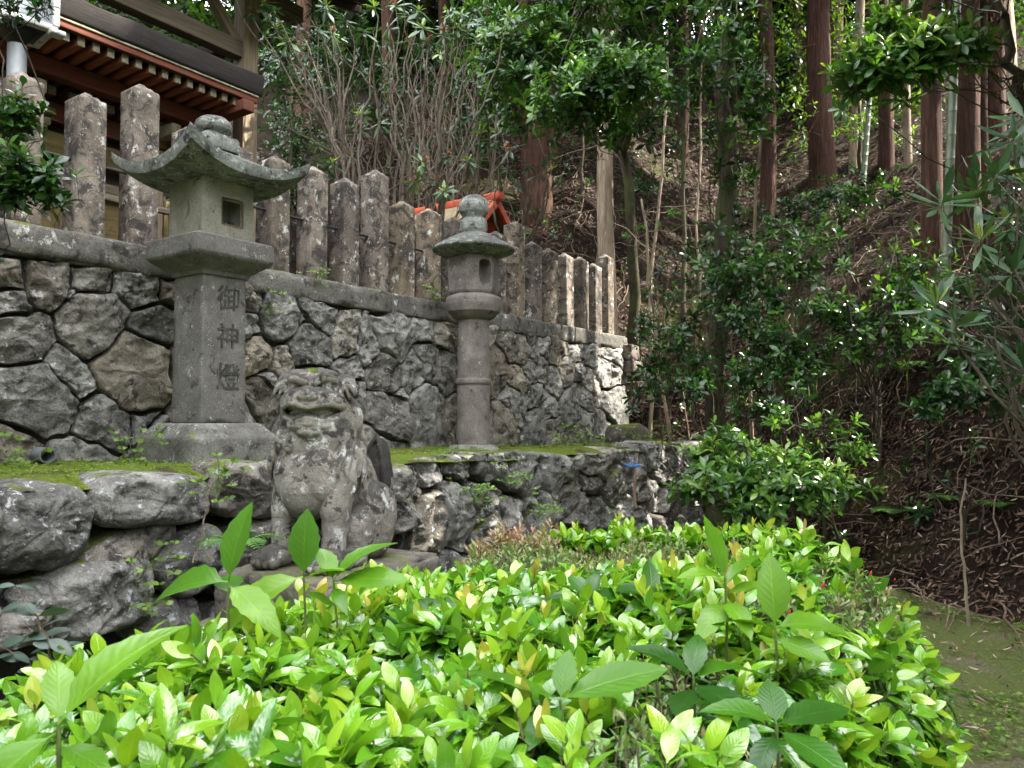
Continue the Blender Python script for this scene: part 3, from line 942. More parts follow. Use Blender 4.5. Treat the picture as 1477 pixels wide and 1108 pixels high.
lloft('base', [(.30, -.36), (.318, -.30), (.318, -.135), (.312, -.12), (.252, -.045), (.235, -.034), (0, -.031)], M['lantern_base'], .012, 3)
shaft = lbox('shaft', .332, -.033, .955, M['lantern'], .008, .003, 4, .03)
lloft('platform', [(0, .93), (.175, .93), (.186, .955), (.285, 1.03), (.297, 1.05), (.297, 1.155), (.285, 1.167), (0, 1.167)], M['lantern'], .005, 6)
# fire box: opening in front, crescent on the flank
fb = lbox('fire_box', .392, 1.165, 1.565, M['lantern_pale'], .012, .005, 8, .02)
cuts = []
V, Q = round_box(.085, .16, .095, .018, .02); acc = Acc(); acc.add(place(V, W(LT + .025, LS - .17, 1.355), WROT), Q); cuts.append(acc.build('cutter', None))
acc = Acc()
u = np.linspace(-1.25, 1.25, 20)
outer = np.stack([np.cos(u) * .075, np.sin(u) * .082], -1); inner = np.stack([np.cos(u[::-1]) * .045 + .012, np.sin(u[::-1]) * .078], -1)
pl = np.concatenate([outer[:-1], inner[:-1]]); n = len(pl)
Vc = np.concatenate([Wa(np.full(n, LT - .30), LS - pl[:, 0] + .03, 1.365 + pl[:, 1]), Wa(np.full(n, LT - .135), LS - pl[:, 0] + .03, 1.365 + pl[:, 1])])
bm = bmesh.new(); vs = [bm.verts.new(v) for v in Vc]
bm.faces.new(vs[:n]); bm.faces.new(vs[n:][::-1])
for i in range(n): bm.faces.new((vs[i], vs[n + i], vs[n + (i + 1) % n], vs[(i + 1) % n]))
bmesh.ops.recalc_face_normals(bm, faces=bm.faces); me = bpy.data.meshes.new('cutter'); bm.to_mesh(me); bm.free()
cuts.append(link('cutter', me))
boolean_cut(fb, cuts); sharp_by_angle(fb, 40)
acc = Acc()
for dt, dz, a, b in ((-.075, 0, .009, .094), (.075, 0, .009, .094), (0, -.085, .066, .009), (0, .085, .066, .011)):
    V, Q = round_box(a, .008, b, .003, .05); acc.add(place(V, W(LT + .025 + dt, LS - .172, 1.355 + dz), WROT), Q)
fr = acc.build('window_frame', M['wood_grey'], fb)
# roof with upturned corners
n = 49
u = np.linspace(-1, 1, n); U, Vv = np.meshgrid(u, u, indexing='ij')
m = np.maximum(np.abs(U), np.abs(Vv)); mn = np.minimum(np.abs(U), np.abs(Vv))
cor = (np.abs(U) * np.abs(Vv))
HS = .432
zt = 1.615 + .02 + .225 * (1 - m) ** 1.35 / 1.0 + .125 * (cor ** 2.6) + .03 * (1 - mn) * 0
zt = np.where(m < .28, 1.615 + .02 + .225 * (1 - .28) ** 1.35, zt)
zb = 1.56 + .115 * cor ** 2.4 + .0 * m
zb = zb - .012 * (1 - m)
ext = 1 + .05 * cor ** 2
Xr, Yr = U * HS * ext, Vv * HS * ext
top = np.stack([Xr, Yr, zt], -1); bot = np.stack([Xr * .965, Yr * .965, zb], -1)
nn_ = fbm(top, 8, 4, 12); top[..., 2] += nn_ * .008
q = grid_quads(n, n); b0 = n * n
idx = np.arange(n * n).reshape(n, n)
ring = np.concatenate([idx[0, :-1], idx[:-1, -1], idx[-1, :0:-1], idx[:0:-1, 0]])
tv, bv = top.reshape(-1, 3), bot.reshape(-1, 3)
mid = (tv[ring] * .5 + bv[ring] * .5); cen = np.array([0, 0, 0]); mid[:, :2] *= 1.012
sideV = np.concatenate([tv[ring], mid, bv[ring]]); L = len(ring)
i = np.arange(L); i2 = (i + 1) % L
sq = np.concatenate([np.stack([i, i2, L + i2, L + i], -1), np.stack([L + i, L + i2, 2 * L + i2, 2 * L + i], -1)])
acc = Acc()
pc = (LP[0], LP[1], 0)
acc.add(place(tv, pc, WROT), q); acc.add(place(bv, pc, WROT), q[:, ::-1]); acc.add(place(sideV, pc, WROT), sq[:, ::-1])
acc.build('roof', M['lantern_roof'], lan)
lloft('roof_block', [(.12, 1.79), (.125, 1.80), (.125, 1.868), (.117, 1.888), (.10, 1.893), (.085, 1.905), (0, 1.905)], M['lantern_roof'], .006, 9)
V, Q = lathe([(.0, 1.895), (.075, 1.9), (.085, 1.915), (.112, 1.94), (.119, 1.965), (.112, 1.995), (.085, 2.018), (.045, 2.03), (0, 2.033)], 36, .006, 5)
acc = Acc(); acc.add(place(V, pc), Q); acc.build('finial', M['lantern_roof'], lan)

# the characters on the shaft: raised strokes, grime and groove shadow in their dark colour
def shaft_half(z): return .166 * (1 - .03 * (z + .033) / .988)


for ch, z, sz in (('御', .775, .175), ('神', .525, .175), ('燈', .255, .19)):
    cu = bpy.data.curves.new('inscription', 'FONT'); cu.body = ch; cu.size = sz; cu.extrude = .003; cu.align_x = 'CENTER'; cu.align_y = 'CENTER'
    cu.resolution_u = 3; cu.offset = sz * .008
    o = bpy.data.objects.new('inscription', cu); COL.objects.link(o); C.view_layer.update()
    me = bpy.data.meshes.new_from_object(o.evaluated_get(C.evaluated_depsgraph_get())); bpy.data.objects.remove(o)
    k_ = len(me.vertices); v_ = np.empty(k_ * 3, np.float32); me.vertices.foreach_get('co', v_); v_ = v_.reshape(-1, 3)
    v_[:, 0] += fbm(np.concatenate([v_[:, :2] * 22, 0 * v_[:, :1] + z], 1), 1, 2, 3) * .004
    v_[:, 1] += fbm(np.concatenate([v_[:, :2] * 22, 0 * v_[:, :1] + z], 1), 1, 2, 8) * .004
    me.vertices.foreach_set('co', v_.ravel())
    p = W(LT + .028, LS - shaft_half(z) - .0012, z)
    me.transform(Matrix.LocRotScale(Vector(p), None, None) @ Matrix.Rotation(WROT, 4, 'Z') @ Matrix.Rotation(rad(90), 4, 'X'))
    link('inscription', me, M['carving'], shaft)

# ---------------------------------------------------------------- round lantern
RP = W(3.086, .9, -.31)
ro = empty('stone_lantern', RP, 'slender round stone lantern with a mushroom roof and ball top on a cylindrical shaft', 'stone lantern')


def rlathe(name, prof, noise=.005, seed=1, n=48, mat='round_lantern', sides=None):
    V, Q = lathe(prof, n, noise, seed, 7, sides); acc = Acc(); acc.add(place(V, (RP[0], RP[1], 0), .3), Q)
    o = acc.build(name, M[mat], ro); sharp_by_angle(o, 50); return o


rlathe('foot', [(.30, -.40), (.29, -.33), (.22, -.27), (.17, -.262), (0, -.262)], .02, 2, mat='lantern_base')
rlathe('shaft', [(.165, -.30), (.166, -.2), (.163, .33), (.172, .335), (.176, .352), (.176, .372), (.172, .388), (.162, .393), (.158, .99), (0, .99)], .005, 3)
rlathe('platform', [(0, .98), (.165, .98), (.20, 1.0), (.262, 1.06), (.28, 1.13), (.282, 1.18), (.275, 1.20), (.255, 1.215), (.19, 1.245), (0, 1.25)], .008, 4)
fb2 = rlathe('fire_box', [(0, 1.235), (.225, 1.235), (.238, 1.26), (.243, 1.45), (.237, 1.60), (.2, 1.64), (0, 1.64)], .006, 5, mat='round_lantern', sides=6)
wd = nrm(-RP[:2]); an = math.atan2(wd[1], wd[0]) + rad(28)
wdir = np.array([math.cos(an), math.sin(an), 0])
acc = Acc(); u = np.linspace(0, 2 * math.pi, 28, endpoint=False)
Vc, Qc = round_box(.062, .13, .125, .055, .02)
acc.add(place(Vc, RP * np.array([1, 1, 0]) + wdir * .19 + np.array([0, 0, 1.44]), an - rad(90)), Qc)
boolean_cut(fb2, [acc.build('cutter', None)]); sharp_by_angle(fb2, 45)
rlathe('roof', [(0, 1.60), (.2, 1.61), (.36, 1.655), (.412, 1.675), (.42, 1.69), (.412, 1.705), (.36, 1.74), (.25, 1.805), (.16, 1.85), (.10, 1.872), (0, 1.88)], .008, 6, mat='lantern_roof')
rlathe('finial', [(0, 1.86), (.125, 1.86), (.138, 1.90), (.138, 1.96), (.125, 2.005), (.108, 2.02), (.112, 2.03), (.145, 2.07), (.155, 2.12), (.148, 2.17), (.12, 2.215), (.07, 2.245), (0, 2.255)], .008, 7, mat='lantern_roof')
# ---------------------------------------------------------------- near plants: hedge, azaleas, aucuba
L_HEDGE = leaf_tpl(.43, (0, .08, .2, .35, .5, .65, .8, .91, 1), .22, .38, .92, full=.72)
L_HEDGE2 = leaf_tpl(.48, (0, .08, .2, .35, .5, .65, .8, .91, 1), .10, .18, .88, twist=.2, full=.7)
L_HEDGE3 = leaf_tpl(.40, (0, .08, .2, .35, .5, .65, .8, .91, 1), .45, .62, .95, twist=-.15, full=.72)
L_AZALEA = leaf_tpl(.36, (0, .35, .7, 1), .2, .12, 1.15)
L_AUCUBA = leaf_tpl(.44, (0, .08, .16, .24, .32, .4, .48, .56, .64, .72, .8, .88, .95, 1), .22, .22, .85, serr=.07, petiole=.1)
_ar = (0, .08, .16, .24, .32, .4, .48, .56, .64, .72, .8, .88, .95, 1)
L_AUC = [leaf_tpl(w_, _ar, f_, c_, .85, serr=.06, petiole=.1, twist=t_) for w_, f_, c_, t_ in ((.44, .22, .22, 0), (.40, .35, .40, .25), (.46, .12, .12, -.2), (.42, .28, .5, .1))]
L_SAKAKI = leaf_tpl(.38, (0, .25, .55, .82, 1), .2, .25, 1.2, petiole=.08)
L_RHODO = leaf_tpl(.27, (0, .15, .4, .65, .87, 1), -.25, .35, 1.1, petiole=.12)
L_LONG = leaf_tpl(.20, (0, .2, .45, .7, .9, 1), -.25, .22, 1.05, petiole=.1)


def perp_frame(u):
    u = nrm(u)
    r = np.where(np.abs(u[..., 2:3]) > .9, np.array([1., 0, 0]), np.array([0, 0, 1.]))
    a = nrm(np.cross(r, u)); return a, np.cross(u, a)


def shoots(acc, P, U, nl, length, tpl, elev=(20, 70), tint=(.2, .6), spread=.05, jitter=.25, rng=RNG, stem=None, tipbright=True, sizevar=.25):
    """spiral shoots: at each P a twig along U carrying nl leaves; elev = angle of the lowest / topmost leaf above the twig's normal plane"""
    P = np.asarray(P, float); n = len(P)
    if n == 0: return
    U = nrm(np.asarray(U, float)); a, b = perp_frame(U)
    ph0 = rng.uniform(0, 6.28, n)
    base = rng.uniform(tint[0], tint[1], n)
    for k in range(nl):
        f = k / max(1, nl - 1)
        ph = ph0 + k * 2.4 + rng.normal(0, .25, n)
        el = np.radians(elev[0] + (elev[1] - elev[0]) * f + rng.normal(0, 10, n))
        d = (np.cos(ph)[:, None] * a + np.sin(ph)[:, None] * b)
        A = d * np.cos(el)[:, None] + U * np.sin(el)[:, None]
        A = nrm(A + rng.normal(0, jitter * .4, (n, 3)))
        N = U * np.cos(el)[:, None] - d * np.sin(el)[:, None] + rng.normal(0, jitter, (n, 3))
        pos = P + U * ((f - 1) * spread)[..., None] if np.ndim(f) else P + U * ((f - 1) * spread)
        S = length * (1 - .3 * f * (1 if tipbright else 0)) * rng.uniform(1 - sizevar, 1 + sizevar, n)
        tt = base + (.20 * f if tipbright else 0) + rng.normal(0, .05, n)
        inst(acc, tpl, pos, A, N, S, np.clip(tt, 0, 1), rng.uniform(.85, 1.15, n))
    if stem is not None:
        k = 4; f = np.linspace(0, 1, k)[None, :, None]
        L = stem[1]
        p0 = P - U * (spread * 1.0 + L) + rng.normal(0, L * .25, (n, 3))
        pts = p0[:, None] * (1 - f) + P[:, None] * f
        tubes(stem[0], pts, stem[2], 4, .5)


def inside(poly, x, y):
    r = np.zeros(len(x), bool); n = len(poly)
    for i in range(n):
        x0, y0 = poly[i]; x1, y1 = poly[(i + 1) % n]
        c = ((y0 > y) != (y1 > y)) & (x < (x1 - x0) * (y - y0) / (y1 - y0 + 1e-12) + x0)
        r ^= c
    return r


def poly_dist(poly, x, y):
    best = np.full(len(x), 1e9); nx = np.zeros(len(x)); ny = np.zeros(len(x)); n = len(poly)
    for i in range(n):
        a = np.array(poly[i]); b = np.array(poly[(i + 1) % n]); d = b - a
        u = np.clip(((x - a[0]) * d[0] + (y - a[1]) * d[1]) / (d @ d), 0, 1)
        qx = x - a[0] - u * d[0]; qy = y - a[1] - u * d[1]; r = np.hypot(qx, qy); m = r < best
        best = np.where(m, r, best); nx = np.where(m, -qx / np.maximum(r, 1e-6), nx); ny = np.where(m, -qy / np.maximum(r, 1e-6), ny)
    return best, nx, ny        # n* points outwards for inner points


HEDGE = [(-.55, -.35), (-.02, .25), (.34, .85), (.80, 1.62), (1.30, 2.35), (1.58, 2.85), (1.68, 3.25), (1.52, 3.75), (1.25, 4.15), (.95, 4.45), (.35, 4.55), (-.25, 4.45), (-.42, 4.0), (-.44, 3.45), (-.95, 3.05), (-1.2, 2.55), (-1.45, 2.15), (-1.75, 1.6), (-1.9, 1.0), (-1.6, .2)]


def hedge_top(x, y):
    """height of the clipped surface"""
    d, nx, ny = poly_dist(HEDGE, x, y)
    P = np.stack([x, y, 0 * x], -1)
    z = -.615 - .035 * np.clip((2.6 - y) / 2, 0, 1.3) + fbm(P, 1.5, 3, 51) * .07 + fbm(P, 5, 2, 52) * .06
    z = z - .15 * np.clip((-x - .75) / .9, 0, 1)
    edge = np.clip(d / .38, 0, 1)
    return z - .38 * (1 - edge) ** 2.2, d, nx, ny, edge


def surface_points(n, rng, cond=None):
    x = rng.uniform(-2, 1.8, n * 3); y = rng.uniform(-.4, 4.7, n * 3)
    k = inside(HEDGE, x, y)
    if cond is not None: k &= cond(x, y)
    x, y = x[k][:n], y[k][:n]
    return x, y


def near_ok(P):     # keeps leaves out of the lens itself
    return np.linalg.norm(P, axis=-1) > .52


def hedge_shoots(acc, stems, n, rng, cond, nl, length, tpl, elev, tint, rise=0.0, side=.35, jitter=.25, lo=0.0):
    x, y = surface_points(n, rng, cond)
    z, d, nx, ny, e = hedge_top(x, y)
    out = (1 - e) ** 1.2
    U = np.stack([nx * out * .9, ny * out * .9, .55 + .45 * e + 0 * x], -1) + rng.normal(0, .22, (len(x), 3))
    P = np.stack([x, y, z + rng.uniform(-.05, .03, len(x)) + rise], -1)
    k = near_ok(P); shoots(acc, P[k], U[k], nl, length, tpl, elev, tint, .05, jitter, rng, (stems, .10, .0022))
    # flank of the hedge down to the ground
    m = int(n * side)
    i = rng.integers(0, len(HEDGE), m); f = rng.random(m)
    A = np.array(HEDGE)[i]; B = np.array(HEDGE)[(i + 1) % len(HEDGE)]
    p = A + (B - A) * f[:, None]; L = np.linalg.norm(B - A, axis=1)
    keep = rng.random(m) < L / L.max() * 1.6
    p = p[keep]; dn = nrm(np.stack([(B - A)[keep][:, 1], -(B - A)[keep][:, 0]], -1))
    c = cond(p[:, 0], p[:, 1]) if cond is not None else np.ones(len(p), bool)
    p, dn = p[c], dn[c]
    h = rng.random(len(p)) ** .8
    zz = -.95 - h * .5
    bul = .06 * np.sin(np.clip((zz + 1.5) / .6, 0, 1) * 3.1) - .05
    P = np.stack([p[:, 0] + dn[:, 0] * (bul - .05), p[:, 1] + dn[:, 1] * (bul - .05), zz], -1) + rng.normal(0, .035, (len(p), 3))
    U = np.stack([dn[:, 0], dn[:, 1], .35 + 0 * h], -1) + rng.normal(0, .3, (len(p), 3))
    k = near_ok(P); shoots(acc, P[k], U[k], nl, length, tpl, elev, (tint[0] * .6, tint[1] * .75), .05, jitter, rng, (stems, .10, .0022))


def zone_noise(x, y, s=1.6, seed=5): return fbm(np.stack([x, y, 0 * x], -1), s, 3, seed)


def z_azalea(x, y):          # the small-leaved azaleas mixed into the hedge: a band behind, and the right-hand part
    v = zone_noise(x, y, 1.8, 88) * .8
    band = (y > 3.1 + v * .5 + .15 * x) & (y < 3.75 + v * .4) & (x < 1.1)
    right = ((x - .574 / .819 * (y - 1.9) - .72) > -.45 + v * .7) & (y > 1.35)
    return band | (right & (v > -.05) & (zone_noise(x, y, 5, 19) > -.1))


def z_bronze(x, y): return (x < .42 + zone_noise(x, y, 3, 7) * .3) & (y > 3.75)


def z_band(x, y): return (y > 3.15 + zone_noise(x, y, 1.8, 88) * .4 + .15 * x) & (y < 3.7 + zone_noise(x, y, 2.5, 8) * .3) & (x < 1.0)


def z_broad(x, y): return ~z_bronze(x, y) & ~z_band(x, y) & ~(z_azalea(x, y) & (zone_noise(x, y, 4, 9) < .32))


r1 = np.random.default_rng(11)
hedge = empty('clipped_hedge', (.2, 2.2, GROUND), 'broad-leaved clipped hedge of bright yellow-green glossy leaves filling the front of the scene', 'hedge')
stems = Acc()
acc = Acc()
hedge_shoots(acc, stems, 900, r1, z_broad, 8, .102, L_HEDGE, (4, 60), (.20, .42), 0, .4)
hedge_shoots(acc, stems, 600, r1, z_broad, 8, .108, L_HEDGE3, (0, 50), (.16, .40), .005, .4)
hedge_shoots(acc, stems, 800, r1, z_broad, 6, .090, L_HEDGE2, (15, 72), (.30, .50), .02, .15)
hedge_shoots(acc, stems, 110, r1, z_broad, 4, .08, L_HEDGE2, (40, 80), (.5, .72), .045, .1)
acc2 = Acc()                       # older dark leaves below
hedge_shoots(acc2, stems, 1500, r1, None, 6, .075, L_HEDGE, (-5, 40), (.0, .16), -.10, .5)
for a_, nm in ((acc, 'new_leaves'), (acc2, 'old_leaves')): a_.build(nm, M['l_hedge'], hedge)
# main stems down to the ground
x, y = surface_points(260, r1); z, d, nx, ny, e = hedge_top(x, y)
top = np.stack([x, y, z - .1], -1); bot = np.stack([x * .9 + .05, y * .93 + .15, 0 * x + GROUND], -1)
f = np.linspace(0, 1, 5)[None, :, None]
pts = bot[:, None] * (1 - f) + top[:, None] * f + r1.normal(0, .025, (len(x), 5, 3))
tubes(stems, pts, np.linspace(.010, .003, 5), 5)
stems.build('stems', M['twig'], hedge)

az = empty('azalea_shrub', (.9, 3.2, GROUND), 'small-leaved grey-green azalea with a few red buds grown into the right end of the hedge', 'shrub')
acc = Acc(); st = Acc()
hedge_shoots(acc, st, 4200, r1, z_azalea, 7, .038, L_AZALEA, (5, 60), (.04, .42), -.01, .55, .3)
hedge_shoots(acc, st, 1300, r1, z_azalea, 5, .032, L_AZALEA, (25, 70), (.3, .56), .02, .2, .3)
acc.build('leaves', M['l_azalea'], az); st.build('twigs', M['twig'], az)
for (px, py, D) in ((1255, 830, 3.1), (1137, 888, 2.45), (1290, 838, 3.3), (1186, 848, 2.9)):
    V, Q = lathe([(0, 0), (.0025, .001), (.004, .008), (.003, .015), (0, .021)], 10)
    for D in np.arange(1.2, 4.6, .02):
        q = at(px, py, D)
        if q[2] < hedge_top(q[:1], q[1:2])[0][0] + .04 and inside(HEDGE, q[:1], q[1:2])[0]: break
    acc = Acc(); acc.add(place(V, at(px, py, D), 0, .3, .2), Q); acc.build('bud', M['bud_red'], az)
bz = empty('azalea_shrub', (-.1, 4.2, GROUND), 'bronze and pink tinged azalea shrub beside the stone lion in front of the mossy wall', 'shrub')
acc = Acc(); st = Acc()
hedge_shoots(acc, st, 1500, r1, z_bronze, 7, .05, L_AZALEA, (5, 60), (.35, .75), 0, .4, .3)
hedge_shoots(acc, st, 500, r1, z_bronze, 5, .05, L_AZALEA, (20, 70), (.62, 1.0), .03, .1, .3)
acc.build('leaves', M['l_azalea'], bz); st.build('twigs', M['twig'], bz)


def aucuba(base, tip, leaves, label, size=.14, rs=None, name='aucuba_sapling', tint=(.4, .9), mat='l_aucuba'):
    """upright sapling: leaves = list of (azimuth, elevation, length factor, distance below the tip)"""
    tip = np.asarray(tip, float); base = np.asarray(base, float)
    o = empty(name, base, label, 'sapling')
    acc = Acc(); p = wobble_path(base, tip, 7, .012, rs); tubes(acc, p, np.linspace(.0055, .0032, 7), 6); acc.build('stem', M['stem_green'], o)
    r = np.random.default_rng(rs); D_ = tip[1]
    for az_, el, ln, dn in leaves:
        a_, e_ = rad(az_), rad(el)
        A = np.array([math.sin(a_) * math.cos(e_), math.cos(a_) * math.cos(e_), math.sin(e_)])
        N = np.array([-math.sin(a_) * math.sin(e_), -math.cos(a_) * math.sin(e_), math.cos(e_)])
        pos = tip + (base - tip) * (dn / max(.05, np.linalg.norm(base - tip)))
        acc = Acc(); inst(acc, L_AUC[r.integers(4)], [pos], [A], [N + np.array([0, -.5 if (el < 15 and D_ > 1.9) else -.1, .1]) + r.normal(0, .12, 3)], [size * ln], r.uniform(*tint), [r.uniform(.95, 1.15)])
        acc.build('leaf', M[mat], o)
    return o


def below(px, py, D, drop=.5):
    t_ = at(px, py, D); return np.array([t_[0] + .02, t_[1] + .03, max(GROUND, t_[2] - drop)]), t_


# azimuth: 0 away from the lens, 90 to the right, 180 towards it
b_, t_ = below(330, 840, 2.05, .8); aucuba(b_, t_, [(-78, 2, 1.25, .0), (20, 74, 1.05, 0), (125, -14, .95, .01), (-20, 10, .7, .03)], 'pale green serrated sapling with a long leaf pointing left, left of the stone lion', .205, 3)
b_, t_ = below(438, 832, 2.2, .8); aucuba(b_, t_, [(0, 82, .92, 0), (-115, -14, 1.15, .0), (95, 30, .7, .01), (60, -20, .5, .05)], 'young serrated sapling with an upright leaf before the stone lion\'s front paws', .205, 5)
b_, t_ = below(481, 838, 2.2, .8); aucuba(b_, t_, [(68, 48, .95, 0), (95, 2, 1.05, 0), (-40, 52, .62, 0), (150, -18, .5, .02)], 'young sapling with leaves fanned to the right below the stone lion', .205, 7)
b_, t_ = below(84, 1045, 1.08, .7); aucuba(b_, t_, [(42, 44, 1.05, 0), (-150, -18, 1.0, .01), (-30, 55, .55, 0), (110, -10, .5, .03)], 'very near blurred sapling leaf in the lower left corner of the hedge', .19, 9)
b_, t_ = below(1046, 835, 2.05, .7); aucuba(b_, t_, [(-32, 66, 1.0, 0), (-100, 18, .72, 0), (62, 42, .85, .02), (100, 20, .6, .04), (170, -10, .8, .06), (-140, -8, .8, .07)], 'tall sapling with one big upright pale leaf standing out of the hedge', .175, 12)
b_, t_ = below(1118, 905, 1.95, .7); aucuba(b_, t_, [(5, 80, .95, 0), (88, 10, 1.05, .0), (-70, 22, .8, .01), (130, -8, .7, .03)], 'reddish stemmed sapling with an upright leaf right of the tallest sapling', .19, 14)
b_, t_ = below(808, 1010, 1.6, .6); aucuba(b_, t_, [(-80, 14, 1.2, 0), (82, 14, 1.3, 0), (-150, -10, .8, .01), (20, 50, .6, 0)], 'dark green sapling with two broad arching leaves in the centre of the hedge', .18, 16, tint=(.25, .6))
b_, t_ = below(1000, 980, 1.72, .6); aucuba(b_, t_, [(70, 16, 1.2, 0), (-65, 34, 1.0, 0), (150, -5, 1.0, .01), (-150, -8, .8, .02), (20, 52, .8, 0)], 'dark leaved sapling between the arching sapling and the right end of the hedge', .155, 18, tint=(.05, .4))
b_, t_ = below(1120, 1045, 1.48, .6); aucuba(b_, t_, [(75, 6, 1.2, 0), (-75, 20, 1.0, 0), (140, -15, 1.1, .01), (-140, -12, .9, .02), (10, 30, .8, 0)], 'low dark leaved sapling at the bottom of the hedge, right of centre', .135, 19, tint=(.05, .4))
b_, t_ = below(850, 868, 2.5, .6); aucuba(b_, t_, [(-75, 14, 1.1, 0), (70, 10, 1.2, 0), (-30, 40, .9, 0), (25, 56, .8, 0), (150, -5, .8, .02)], 'dark green sapling of long leaves behind the hedge centre', .15, 20, tint=(.0, .3))
b_, t_ = below(940, 862, 2.5, .6); aucuba(b_, t_, [(-60, 20, 1.0, 0), (60, 24, 1.1, 0), (5, 52, .9, 0), (140, 0, .8, .02), (-130, 5, .8, .02)], 'dark leaved sapling beside the tall pale-leaved sapling, on its left', .15, 22, tint=(.0, .3))
b_, t_ = below(650, 888, 2.35, .6); aucuba(b_, t_, [(-75, 14, 1.1, 0), (75, 10, 1.15, 0), (-150, -5, .9, .02), (10, 42, .8, 0)], 'dark green sapling with a drooping leaf, just right of the lion\'s plinth', .15, 24, tint=(.0, .35))
# blue-grey sapling at the left edge in front of the boulders
gs_ = empty('privet_sapling', at(95, 985, 2.0), 'dull blue-green leafless-topped sapling at the left edge against the boulders', 'sapling')
gs_['label'] = 'dull blue-green thin sapling in front of the boulder wall at the left edge'
acc = Acc(); st = Acc()
p0 = at(110, 1010, 2.0); p1 = at(22, 845, 2.05); p2 = at(85, 960, 1.95)
for a_, b_ in ((p0, p1), (p0, at(2, 930, 2.0)), (p0, at(60, 905, 2.0))):
    pth = wobble_path(a_, b_, 8, .03, 4); tubes(st, pth, np.linspace(.004, .0016, 8), 5)
    for k in range(1, 8):
        for sg in (-1, 1):
            A = np.array([sg * .9, r1.normal(0, .3), r1.normal(-.05, .3)])
            inst(acc, L_HEDGE2, [pth[k]], [A], [np.array([0, -.35, 1]) + r1.normal(0, .25, 3)], [r1.uniform(.05, .075)], .12)
acc.build('leaves', leaf_mat('privet_leaf', [(.035, .06, .045), (.06, .10, .07)], trans=.2, rough=.4, vein=.1), gs_); st.build('stem', M['twig'], gs_)
# ---------------------------------------------------------------- forest
r2 = np.random.default_rng(23)
LEAF_MID = leaf_tpl(.36, (0, .3, .7, 1), .2, .25, 1.1)
LEAF_FAR = leaf_tpl(.42, (0, .5, 1), .2, .2, 1.0)


def trunk_mesh(acc, path, radii, n=22, ridge=.08, seed=0, flare=.5, tint=.5, fz=.7):
    path = np.asarray(path, float); k = len(path)
    a = np.arange(n) / n * 2 * math.pi
    L = np.concatenate([[0], np.cumsum(np.linalg.norm(np.diff(path, axis=0), axis=1))])
    R = np.asarray(radii, float) * (1 + flare * np.exp(-L / .35))
    c = np.stack([np.cos(a)[None] * 3.2 + 0 * L[:, None], np.sin(a)[None] * 3.2 + 0 * L[:, None], L[:, None] * fz + 0 * a[None]], -1)
    f = 1 + ridge * fbm(c + seed * 3.7, 1.6, 4, seed % 60) + flare * .25 * np.exp(-L / .4)[:, None] * np.cos(a * 4 + seed)[None]
    ring = path[:, None] + np.stack([np.cos(a)[None] * R[:, None] * f, np.sin(a)[None] * R[:, None] * f, 0 * f], -1)
    i = np.arange(k - 1)[:, None] * n; j = np.arange(n)[None]
    q = np.stack([i + j, i + (j + 1) % n, i + n + (j + 1) % n, i + n + j], -1).reshape(-1, 4)
    acc.add(ring, q, tint=tint)


def clumps(acc, P, n, size, leaf, tint, up=.4, tpl=None, r=r2):
    """n leaves about each point of P"""
    P = np.repeat(np.asarray(P, float), n, 0); m = len(P)
    d = r.normal(0, 1, (m, 3)); d /= np.linalg.norm(d, axis=1)[:, None]
    pos = P + d * (r.random(m) ** .5 * size)[:, None]
    A = nrm(d + r.normal(0, .6, (m, 3)) + np.array([0, 0, -.15])); N = nrm(r.normal(0, .7, (m, 3)) + np.array([0, 0, up + .4]))
    inst(acc, tpl or T_RHOMB, pos, A, N, leaf * r.uniform(.65, 1.3, m), np.clip(np.repeat(r.uniform(tint[0], tint[1], m // n), n) + r.normal(0, .1, m), 0, 1))


SPOTS = [(at(*p[:3]), p[3]) for p in ((868, 430, 11.5, .6), (840, 440, 11.1, .4), (1040, 615, 9.6, .5), (1000, 640, 9.8, .4), (1218, 610, 7.3, .3), (1222, 655, 7.3, .3), (900, 500, 11.8, .4), (1330, 425, 7.5, .3), (1075, 530, 8.6, .35),
    (905, 400, 13, .5), (1100, 255, 15, .5), (795, 215, 15, .6), (700, 165, 15, .4), (870, 570, 11.5, .4), (1205, 90, 13.0, .5), (880, 280, 12.4, .5), (790, 430, 10.6, .4), (770, 540, 10.4, .3), (835, 570, 11.2, .35), (1060, 650, 9.2, .4), (1120, 690, 7.0, .3), (1100, 620, 7.5, .3), (1180, 370, 8.5, .35), (1250, 340, 8.5, .4), (1280, 400, 8.2, .3), (1110, 285, 14, .4),
    (935, 380, 13.5, .4), (352, 190, 8.9, .4), (410, 190, 14, .5), (1300, 60, 6.3, .5), (1370, 40, 6.4, .4), (850, 120, 8.5, .5), (900, 90, 8.4, .4), (1345, 200, 9.6, .3), (1415, 200, 10.1, .4), (1160, 480, 8.2, .3), (990, 60, 8.6, .35),
    (1240, 140, 19, 1.5), (1290, 130, 21, 1.6), (1300, 175, 19, 1.2), (1440, 130, 19, 1.5), (1455, 50, 21, 1.8), (1130, 30, 22, 1.3), (1225, 60, 21, 1.3))]


SPOTS += [(hit(a_, b_), c_) for a_, b_, c_ in ((1000, 330, .7), (1130, 300, .5), (960, 560, .45), (1040, 600, .6), (1000, 625, .5), (1200, 700, .4), (1330, 420, .5), (905, 420, .5), (922, 480, .4), (825, 300, .7), (1280, 640, .35), (1160, 250, .6), (940, 240, .6), (1410, 700, .3))]


def sunlit_gap(P, pad=0):
    """True where leaves would stand in one of the sun's openings through the crowns"""
    P = np.asarray(P, float); bad = np.zeros(len(P), bool)
    for s_, r_ in SPOTS:
        v = P - s_; u = v @ SUN_D
        d2 = (v * v).sum(1) - u * u
        bad |= (u > .5) & (d2 < (r_ + pad) ** 2)
    return bad


